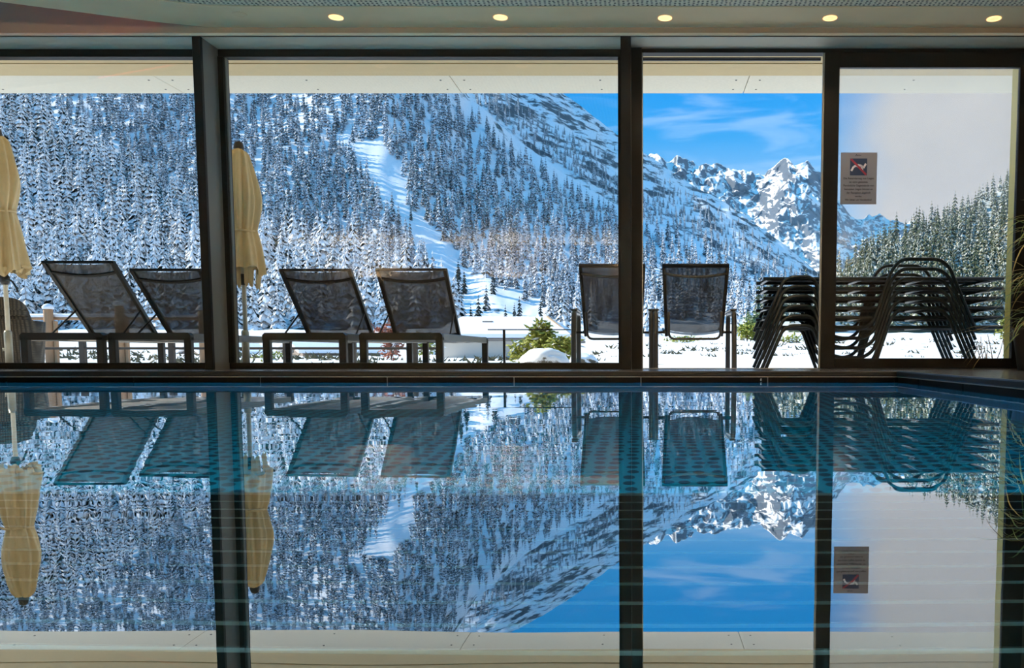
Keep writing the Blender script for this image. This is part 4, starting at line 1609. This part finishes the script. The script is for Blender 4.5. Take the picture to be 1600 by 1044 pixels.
# ------------------------------------------------------------------ high-back sling chairs seen from behind
def sling_chair(xc, D, rz, label):
    o = Vector((PX(xc, 500, D), D, GZ))
    t = empty('sling_armchair', o, label, 'armchair', 'high-backed sling armchairs')
    L = lambda a, b_, c: o + Vector((a, b_, c))
    zt = PZ(413.5, D) - GZ
    zs = 0.39
    hb = 0.252
    # back frame: two stiles, splayed out toward the top, joined over the head
    for sx in (-1, 1):
        MB().tube([L(sx * 0.225, 0.14, zs - 0.05), L(sx * 0.235, 0.07, zs + 0.15), L(sx * hb, -0.06, zt - 0.03)], 0.014, 8).build('back_stile', M_TUBE, t, True)
    b = MB().tube([L(-hb - 0.012, -0.062, zt - 0.015), L(hb + 0.012, -0.062, zt - 0.015)], 0.017, 8)
    b.build('head_rail', M_TUBE, t, True)
    MB().tube([L(u * (hb - 0.006), -0.045 - 0.012 * (1 - u * u), zt - 0.075 - 0.028 * (1 - u * u)) for u in np.linspace(-1, 1, 11)], 0.012, 6).build('crossbar', M_TUBE3, t, True)
    b = MB()
    vs_ = []
    for i in range(9):
        s = i / 8
        for k in range(7):
            u = k / 6 * 2 - 1
            w_ = 0.228 + (hb - 0.228) * s
            vs_.append(L(u * w_, 0.12 - 0.178 * s + 0.03 * (1 - u * u), zs + 0.0 + (zt - zs - 0.02) * s - 0.025 * (1 - u * u) * (1 - s)))
    b.add(vs_, [(i * 7 + k, i * 7 + k + 1, (i + 1) * 7 + k + 1, (i + 1) * 7 + k) for i in range(8) for k in range(6)])
    b.build('back_sling', M_SLING2, t, True)
    b = MB()
    vs_ = []
    for i in range(7):
        s = i / 6
        for k in range(7):
            u = k / 6 * 2 - 1
            vs_.append(L(u * 0.235, 0.13 + 0.44 * s, zs - 0.015 - 0.03 * (1 - u * u) + 0.03 * s))
    b.add(vs_, [(i * 7 + k, i * 7 + k + 1, (i + 1) * 7 + k + 1, (i + 1) * 7 + k) for i in range(6) for k in range(6)])
    b.build('seat_sling', M_SLING2, t, True)
    for sx in (-1, 1):
        MB().tube([L(sx * 0.24, 0.10, zs - 0.02), L(sx * 0.245, 0.60, zs + 0.02)], 0.013, 6).build('seat_rail', M_TUBE3, t, True)
    MB().tube(round_path([L(-0.212, 0.0, zs + 0.14), L(-0.206, 0.06, zs - 0.075), L(0.206, 0.06, zs - 0.075), L(0.212, 0.0, zs + 0.14)], 0.05), 0.010, 6).build('recline_loop', M_TUBE3, t, True)
    za = PZ(488, D) - GZ
    for sx in (-1, 1):
        xx = sx * 0.315
        MB().tube(round_path([L(xx, -0.02, 0), L(xx, 0.03, za), L(xx, 0.52, za + 0.01), L(xx + sx * 0.01, 0.62, 0)], 0.07), 0.021, 8).build('side_frame', M_TUBE3, t, True)
        MB().box(o.x + xx - 0.028, o.x + xx + 0.028, D + 0.07, D + 0.48, GZ + za + 0.015, GZ + za + 0.032, 0.006).build('arm_pad', M_TUBE3, t)
        MB().tube([L(sx * 0.24, 0.12, zs - 0.02), L(xx, 0.14, zs - 0.02)], 0.011, 6).build('bracket', M_TUBE, t)
    return t


sling_chair(957, 6.75, 0, 'dark high-backed sling chair half hidden by the middle fin')
sling_chair(1086, 6.70, 0, 'dark high-backed sling chair standing in the open doorway')


# ------------------------------------------------------------------ stack of sled-frame loungers
def stacked_lounger(k, label):
    D0, D1 = 6.62, 7.12
    dz = k * 0.0765
    o = Vector((1.0, D0, GZ + dz))
    t = empty('stacked_lounger', o, label, 'sun lounger', 'loungers in the stack on the right')
    s = 196.4
    Xp = lambda px_: (px_ - 1010) / s
    # heights above the lounger's own feet
    zb = 0.405
    def side(D, jig):
        pts = [(Xp(1190), 0.0), (Xp(1222), zb - 0.02), (Xp(1236), zb + 0.012), (Xp(1262), zb + 0.012), (Xp(1271), zb - 0.02), (Xp(1297), 0.035), (Xp(1312), 0.012), (Xp(1348), 0.012), (Xp(1364), 0.07), (Xp(1389), 0.47), (Xp(1404), 0.555), (Xp(1462), 0.555), (Xp(1478), 0.50), (Xp(1522), 0.0)]
        return round_path([Vector((a + jig, D, o.z + z)) for a, z in pts], 0.05, 4)
    MB().tube(side(D0, 0), 0.0145, 8).build('side_tube', M_TUBE2, t, True)
    MB().tube(side(D1, 0), 0.0145, 8).build('side_tube', M_TUBE2, t, True)
    for D in (D0 + 0.035, D1 - 0.035):
        MB().tube([(Xp(1192), D, o.z + zb), (Xp(1566), D, o.z + zb)], 0.0145, 8).build('bed_rail', M_TUBE2, t, True)
    b = MB()
    for px_ in (1200, 1300, 1345, 1440, 1556):
        b.tube([(Xp(px_), D0 + 0.035, o.z + zb - 0.006), (Xp(px_), D1 - 0.035, o.z + zb - 0.006)], 0.011, 6)
    b.build('cross_tube', M_TUBE2, t)
    vs_ = []
    for i in range(11):
        px_ = 1196 + (1560 - 1196) * i / 10
        for k2 in range(5):
            u = k2 / 4
            vs_.append((Xp(px_), D0 + 0.04 + (D1 - D0 - 0.08) * u, o.z + zb + 0.008 - 0.004 * math.sin(math.pi * u)))
    MB().add(vs_, [(i * 5 + q, i * 5 + q + 1, (i + 1) * 5 + q + 1, (i + 1) * 5 + q) for i in range(10) for q in range(4)]).build('sling', M_SLING3, t, True)
    b = MB()
    for D in (D0 + 0.06, D1 - 0.06):
        b.tube([(Xp(1508), D, o.z + zb - 0.05), (Xp(1545), D, o.z + zb - 0.004)], 0.009, 6)
    b.build('ratchet_arm', M_TUBE2, t)
    return t


for k, lab in enumerate(('grey-green stacked lounger at the very bottom of the stack', 'grey-green stacked lounger second from the bottom', 'grey-green stacked lounger third from the bottom', 'grey-green stacked lounger third from the top', 'grey-green stacked lounger second from the top', 'grey-green stacked lounger topmost in the stack')):
    stacked_lounger(k, lab)

# ------------------------------------------------------------------ fences, rail
fb = P(0, 560, 11.0)
t = empty('low_fence', (-4, 11.0, GZ), 'low dark timber fence behind the loungers', 'fence')
for px_ in (-60, 22, 129, 268, 447, 552, 648, 686):
    X = PX(px_, 545, 11.0)
    MB().box(X - 0.035, X + 0.035, 10.97, 11.04, GZ - 0.1, PZ(527, 11), 0.006).build('post', M_DARKTIMBER, t)
MB().box(PX(-90, 545, 11), PX(690, 545, 11), 10.975, 11.02, PZ(546.5, 11), PZ(542.5, 11), 0.004).build('rail', M_DARKTIMBER, t)
t = empty('snowy_post_fence', (-9.0, 14.0, GZ), 'orange-brown timber fence with snow-capped posts on the left', 'fence')
for px_, yt in ((77, 482), (188, 477), (-40, 486), (318, 484)):
    X = PX(px_, 520, 14)
    z1 = PZ(yt, 14)
    p = MB().lathe([(0.075, GZ - 0.2), (0.07, z1 - 0.03), (0.06, z1)], 12, (X, 14, 0)).build('post', M_TIMBER, t, True)
    MB().lathe([(0.085, z1 - 0.01), (0.085, z1 + 0.03), (0.055, z1 + 0.065), (0.015, z1 + 0.08)], 12, (X, 14, 0)).build('snow_cap', M_SNOW, p, True)
    MB().box(X + 0.085, X + 0.125, 13.98, 14.04, GZ - 0.2, PZ(yt + 20, 14)).build('brace', M_TIMBER, t)
r = MB().tube([(PX(-80, 497, 14.1), 14.1, PZ(497.5, 14.1)), (PX(360, 497, 14.1), 14.1, PZ(497.5, 14.1))], 0.03, 8).build('rail', M_TIMBER, t)
MB().tube([(PX(-80, 497, 14.1), 14.1, PZ(494, 14.1)), (PX(120, 497, 14.1), 14.1, PZ(493.4, 14.1)), (PX(360, 497, 14.1), 14.1, PZ(494, 14.1))], 0.034, 8).build('snow_strip', M_SNOW, r, True)
t = empty('metal_railing', P(788, 566, 9.6), 'thin dark metal railing in front of the green shrub', 'railing')
MB().box(PX(786, 540, 9.6), PX(789.5, 540, 9.6), 9.59, 9.62, GZ, PZ(515.5, 9.6)).build('post', M_TUBE, t)
MB().box(PX(893, 540, 9.6), PX(896, 540, 9.6), 9.59, 9.62, GZ, PZ(515.5, 9.6)).build('post', M_TUBE, t)
MB().box(PX(762, 515, 9.6), PX(896, 515, 9.6), 9.595, 9.615, PZ(516, 9.6), PZ(514.4, 9.6)).build('top_rail', M_TUBE, t)


# ------------------------------------------------------------------ houses
def big_house():
    D0, D1 = 40.0, 45.0
    xl, xr = PX(672, 527, D0), PX(891, 527, D0)
    rl, rr = PX(722, 501, D1), PX(856, 502, D1)
    ze, zr = PZ(529, D0), PZ(501, D1)
    zg = min(gz(700, D0)[2], gz(880, D0)[2]) - 0.6
    t = empty('snow_roofed_house', ((xl + xr) / 2, D0 + 1, zg), 'low house with a broad snow-covered roof behind the green shrub', 'house')
    o = MB().box(xl + 0.5, xr - 0.5, D0 + 0.5, D1 + 4.5, zg, ze + 0.02)
    o.build('wall', M_HOUSE, t)
    roof = [(xl, D0, ze), (xr, D0, ze), (xr, D1 + 5, ze), (xl, D1 + 5, ze), (rl, D1, zr), (rr, D1, zr), (xl, D0, ze - 0.12), (xr, D0, ze - 0.12), (xr, D1 + 5, ze - 0.12), (xl, D1 + 5, ze - 0.12)]
    rf = MB().add(roof, [(0, 1, 5, 4), (1, 2, 5), (2, 3, 4, 5), (3, 0, 4), (0, 6, 7, 1), (1, 7, 8, 2), (2, 8, 9, 3), (3, 9, 6, 0), (6, 9, 8, 7)]).build('roof', M_HOUSEW, t)
    sn = [(x_, y_, z_ + 0.03) for x_, y_, z_ in roof[:6]] + [(x_ * 1.0, y_, z_ + 0.22) for x_, y_, z_ in roof[:6]]
    MB().add(sn, [(6, 7, 11, 10), (7, 8, 11), (8, 9, 10, 11), (9, 6, 10), (0, 1, 7, 6), (1, 2, 8, 7), (2, 3, 9, 8), (3, 0, 6, 9)]).build('snow_layer', M_SNOW, rf)
    MB().bar((rr, D1 - 0.3, zr + 0.1), (xr + 0.1, D0 - 0.1, ze), 0.12, 0.28).build('barge_board', M_BARGE, t)
    ch = MB().box(PX(763, 505, 43.5) - 0.25, PX(763, 505, 43.5) + 0.25, 43.2, 43.7, PZ(512, 43.5), PZ(502, 43.5)).build('chimney', M_HOUSEW, t)
    for k, px_ in enumerate((820, 850)):
        X = PX(px_, 540, D0)
        wn = MB().box(X - 0.32, X + 0.32, D0 + 0.44, D0 + 0.52, ze - 0.75, ze - 0.2).build('window', M_HOUSEW, t)
        MB().box(X - 0.27, X + 0.27, D0 + 0.42, D0 + 0.45, ze - 0.70, ze - 0.25).build('pane', M_HWIN, wn)


def small_house(xc, D, w_, ln, yr_, ye, rz, label):
    c = P(xc, ye, D)
    zg = gz(xc, D)[2] - 0.5
    t = empty('alpine_barn', (c.x, D, zg), label, 'barn')
    R = Matrix.Rotation(rz, 4, 'Z')
    zr, ze = PZ(yr_, D), PZ(ye, D)
    T = lambda a, b_, z: Vector((c.x, D, 0)) + R @ Vector((a, b_, z))
    h = w_ / 2
    body = [T(-h, 0, zg), T(h, 0, zg), T(h, 0, ze), T(0, 0, zr), T(-h, 0, ze), T(-h, ln, zg), T(h, ln, zg), T(h, ln, ze), T(0, ln, zr), T(-h, ln, ze)]
    MB().add(body, [(0, 1, 2, 3, 4), (9, 8, 7, 6, 5), (1, 6, 7, 2), (5, 0, 4, 9)]).build('wall', M_HOUSEW, t)
    o = 0.45
    dz = (zr - ze) * o / h
    rf = None
    for sx in (-1, 1):
        q = [T(0, -o, zr + 0.03), T(sx * (h + o), -o, ze - dz + 0.03), T(sx * (h + o), ln + o, ze - dz + 0.03), T(0, ln + o, zr + 0.03)]
        q2 = [v + Vector((0, 0, 0.22)) for v in q]
        rf = MB().add(q + q2, [(0, 1, 2, 3), (7, 6, 5, 4), (0, 4, 5, 1), (1, 5, 6, 2), (2, 6, 7, 3), (3, 7, 4, 0)]).build('snowy_roof', M_SNOW, t)
        fix_normals(rf)
    MB().add([T(-0.35, -0.03, zg + 0.9), T(0.35, -0.03, zg + 0.9), T(0.35, -0.03, ze - 0.1), T(-0.35, -0.03, ze - 0.1)], [(0, 1, 2, 3)]).build('window', M_HWIN, t)


big_house()
small_house(456, 58, 4.2, 5.5, 532, 549, math.radians(-48), 'small grey barn with a snowy gable roof under the third lounger')
small_house(300, 70, 4.0, 5.0, 538, 551, math.radians(-40), 'small grey barn low behind the left lounger pair')


# ------------------------------------------------------------------ shrubs, mounds
def shrub(px_, D, ybase, ytop, wpx, m, label, seed, leaves=420, leaf=0.09, cone=False, snow=0.0, cat='shrub'):
    rnd = random.Random(seed)
    base = P(px_, ybase, D)
    H = PZ(ytop, D) - base.z
    R = wpx / F_PX * D / 2
    t = empty('leafy_shrub', base, label, cat)
    st = MB()
    lf = MB()
    sn = MB()
    ns = 7
    stems = []
    for k in range(ns):
        a = rnd.random() * 6.28
        rr = R * rnd.uniform(0.1, 0.8) * (0.5 if cone else 1)
        tip = base + Vector((rr * math.cos(a), rr * math.sin(a), H * rnd.uniform(0.7, 1.0)))
        if k == 0:
            tip = base + Vector((0, 0, H))
        mid = base + Vector((rr * .35 * math.cos(a), rr * .35 * math.sin(a), H * 0.45))
        st.tube([base - Vector((0, 0, .05)), mid, tip], [0.018 * H, 0.012 * H, 0.004 * H], 5)
        stems.append((mid, tip))
    for k in range(leaves):
        mid, tip = stems[rnd.randrange(ns)]
        s = rnd.random() ** 0.8
        c = mid.lerp(tip, s) if rnd.random() < 0.8 else base.lerp(mid, rnd.uniform(0.3, 1))
        sp = R * (0.55 * (1 - s) + 0.10) if cone else R * 0.35
        c = c + Vector((rnd.gauss(0, sp), rnd.gauss(0, sp), rnd.gauss(0, H * 0.06)))
        c.z = max(c.z, base.z + 0.01)
        d = Vector((rnd.gauss(0, 1), rnd.gauss(0, 1), rnd.gauss(-0.15, 0.5))).normalized()
        s_ = d.cross(Vector((rnd.gauss(0, .3), rnd.gauss(0, .3), 1))).normalized()
        l, w_ = leaf * rnd.uniform(0.6, 1.5), leaf * 0.28
        up = s_.cross(d) * w_ * 0.4
        (sn if rnd.random() < snow else lf).add([c, c + d * l * 0.5 + s_ * w_ - up, c + d * l, c + d * l * 0.5 - s_ * w_ - up, c + d * l * 0.5 + up], [(0, 1, 4), (1, 2, 4), (2, 3, 4), (3, 0, 4)])
    st.build('stems', M_TWIG, t)
    tag(lf.build('foliage', m, t), None, None, None, 'stuff')
    if sn.v:
        tag(sn.build('snow_dusting', M_SNOW, t), None, None, None, 'stuff')
    return t


shrub(846, 11.5, 562, 503, 46, M_SHRUB, 'tall yellow-green shrub in front of the snow-roofed house', 3, 620, 0.10, True, 0.08)
shrub(816, 11.8, 566, 530, 56, M_SHRUB, 'low yellow-green shrub beside the metal railing', 4, 380, 0.09, False, 0.15)
shrub(878, 11.2, 564, 528, 50, M_SHRUB, 'low bushy green shrub left of the hidden sling chair', 5, 420, 0.09, False, 0.1)
shrub(612, 20, 560, 506, 44, M_SHRUBRED, 'rust-red leafy bush seen behind the fourth lounger', 6, 420, 0.16, False, 0.25)
shrub(664, 22, 558, 524, 40, M_SHRUB, 'small pale green bush behind the fourth lounger legs', 7, 240, 0.15, False, 0.3)
shrub(1168, 40, 531, 505, 36, M_SHRUB, 'yellow-green bush on the meadow edge left of the stack', 8, 420, 0.22)
shrub(1186, 46, 533, 488, 44, mat('sage_foliage', (0.16, 0.22, 0.10), 0.7, 0, 0.4, 2), 'tall sage-green bush behind the stacked loungers', 9, 560, 0.32)
shrub(1070, 26, 536, 526, 70, M_SHRUB, 'flat green plant peeping from the snow behind the doorway chair', 10, 160, 0.12, False, 0.2, 'plant')
shrub(1235, 26, 535, 524, 60, M_SHRUB, 'flat green plant on the snow bank under the stack', 11, 160, 0.12, False, 0.2, 'plant')
shrub(1568, 24, 536, 496, 26, M_SHRUB, 'yellow-green plant at the right jamb outside', 12, 200, 0.13, True, 0.1, 'plant')
shrub(418, 18, 566, 548, 46, M_SHRUB, 'small yellow-green plant below the second parasol', 13, 150, 0.09, False, 0.3, 'plant')


def mound(px_, D, yb_, yt, wpx, label, seed):
    base = P(px_, yb_, D)
    H = PZ(yt, D) - base.z
    R = wpx / F_PX * D / 2
    bm = bmesh.new()
    bmesh.ops.create_icosphere(bm, subdivisions=4, radius=1)
    for v in bm.verts:
        n_ = float(fbm(np.array(v.co.x * 1.6 + seed), np.array(v.co.y * 1.6 + v.co.z * 1.3 + seed), 4))
        k = 1 + 0.28 * n_
        v.co = Vector((v.co.x * R * k, v.co.y * R * 0.8 * k, v.co.z * H * k))
    me = bpy.data.meshes.new('snow_mound')
    bm.to_mesh(me)
    bm.free()
    for p in me.polygons:
        p.use_smooth = True
    me.materials.append(mountain_mat('mound_snow_%d' % seed, (0.88, 0.89, 0.92), (0.14, 0.12, 0.09), 0.40, 3.0, (1, 1, 1), 0.2))
    o = bpy.data.objects.new('snow_mound', me)
    COL.objects.link(o)
    o.location = base
    tag(o, label, 'snow mound')


mound(850, 10.6, 568, 546, 78, 'snow-covered mound in front of the green shrub', 2)
mound(905, 12.5, 566, 552, 60, 'smaller snowy mound behind the half-hidden sling chair', 5)

# dry tufts poking through the snow: nobody could count them
tf = MB()
rnd = random.Random(21)
for k in range(250):
    px_ = rnd.uniform(-60, 1660)
    D = math.exp(rnd.uniform(math.log(15), math.log(90 if px_ < 900 else 30)))
    c = Vector(gz(px_, D))
    w_ = rnd.uniform(0.008, 0.022) * D * (0.6 if px_ > 900 else 1)
    for q in range(7):
        a = c + Vector((rnd.uniform(-1, 1) * w_, rnd.uniform(-1, 1) * w_, -0.02))
        tip = a + Vector((rnd.uniform(-.6, .6) * w_, rnd.uniform(-.3, .3) * w_, rnd.uniform(0.15, 0.45) * w_ + 0.03))
        sd_ = Vector((0.12 * w_, 0, 0.03 * w_))
        tf.add([a - sd_, a + sd_, tip, a + Vector((0, 0.1 * w_, 0.1 * w_))], [(0, 1, 2), (1, 3, 2), (3, 0, 2)])
tag(tf.build('dry_meadow_tufts', mat('olive_tufts', (0.07, 0.065, 0.03), 0.8, 0, 0.4, 0.5)), 'small dark grass tufts poking through the meadow snow', 'grass', None, 'stuff')

# dry stems outside at the right
t = empty('dry_grass_clump', P(1530, 562, 9.0), 'dry brown stems poking from the snow at the right of the stack', 'dry grass')
for k in range(12):
    a = P(1500 + k * 5.2 + random.uniform(-3, 3), 566, 9.0 + random.uniform(-.2, .2))
    l = random.uniform(0.10, 0.30)
    tip = a + Vector((random.uniform(-.08, .12), random.uniform(-.05, .05), l))
    MB().tube([a, a.lerp(tip, .5) + Vector((random.uniform(-.02, .02), 0, 0)), tip], [0.006, 0.005, 0.003], 4).build('stem', M_TWIG, t)

# ------------------------------------------------------------------ indoor plant at the right edge
PD = 5.55
pc = Vector((PX(1618, 500, PD), PD, FLOOR_Z))
t = empty('potted_grass_plant', pc, 'potted arching grass-leaved plant beside the sliding door', 'plant')
MB().lathe([(0.10, 0), (0.14, 0.26), (0.15, 0.28), (0.13, 0.28), (0.12, 0.24)], 20, tuple(pc)).build('pot', M_POT, t, True)
MB().tube([pc + Vector((0, 0, 0.2)), pc + Vector((0.01, 0, 0.5)), pc + Vector((0, 0, 0.98))], [0.018, 0.015, 0.010], 6).build('stem', M_TWIG, t)


def blade(root, d, ln, droop, w_, m):
    n = 7
    d = d.normalized()
    s_ = Vector((-d.y, d.x, 0))
    if s_.length < 1e-3:
        s_ = Vector((1, 0, 0))
    s_.normalize()
    pts, p, dirv = [], root.copy(), d.copy()
    for i in range(n):
        pts.append(p.copy())
        dirv = (dirv + Vector((0, 0, -droop / n))).normalized()
        p = p + dirv * ln / (n - 1)
    vs_ = []
    for i, q in enumerate(pts):
        ww = w_ * math.sin(math.pi * (0.12 + 0.86 * i / (n - 1)))
        vs_ += [q - s_ * ww, q + Vector((0, 0, ww * 0.3)), q + s_ * ww]
    fs = []
    for i in range(n - 1):
        fs += [(i * 3, i * 3 + 1, i * 3 + 4, i * 3 + 3), (i * 3 + 1, i * 3 + 2, i * 3 + 5, i * 3 + 4)]
    MB().add(vs_, fs).build('leaf', m, t, True)


rnd = random.Random(5)
for k in range(84):
    hh = rnd.choice((0.92, 0.88, 0.62, 0.55, 0.34, 0.28)) + rnd.uniform(-.05, .08)
    a = rnd.uniform(math.radians(110), math.radians(290)) if rnd.random() < 0.75 else rnd.random() * 6.28
    el = rnd.uniform(0.1, 1.0)
    d = Vector((math.cos(a), math.sin(a) * 0.6, el))
    blade(pc + Vector((rnd.uniform(-.02, .02), rnd.uniform(-.02, .02), hh)), d, rnd.uniform(0.22, 0.46), rnd.uniform(1.2, 3.2), rnd.uniform(0.0035, 0.007), M_LEAF if rnd.random() < 0.62 else M_LEAFDRY)
for k in range(9):
    a = math.radians(rnd.uniform(150, 200))
    blade(pc + Vector((-0.05, 0.1, 0.16 + rnd.uniform(0, .12))), Vector((math.cos(a), math.sin(a), rnd.uniform(0.0, 0.6))), rnd.uniform(0.35, 0.55), rnd.uniform(1.0, 2.2), 0.005, M_LEAFDRY)

# ------------------------------------------------------------------ valley haze: one thin even body of air beyond the terrace
hz = bpy.data.materials.new('valley_air')
hz.use_nodes = True
nt = hz.node_tree
nt.nodes.clear()
vo = nt.nodes.new('ShaderNodeVolumeScatter')
vo.inputs['Color'].default_value = (0.30, 0.62, 1.0, 1)
vo.inputs['Density'].default_value = 0.00016
ou = nt.nodes.new('ShaderNodeOutputMaterial')
nt.links.new(vo.outputs[0], ou.inputs['Volume'])
hb_ = MB().box(-4000, 4000, 420, 7000, -60, 340).build('valley_haze', hz)
tag(hb_, 'thin blue haze hanging in the valley in front of the mountains', 'haze', None, 'stuff')
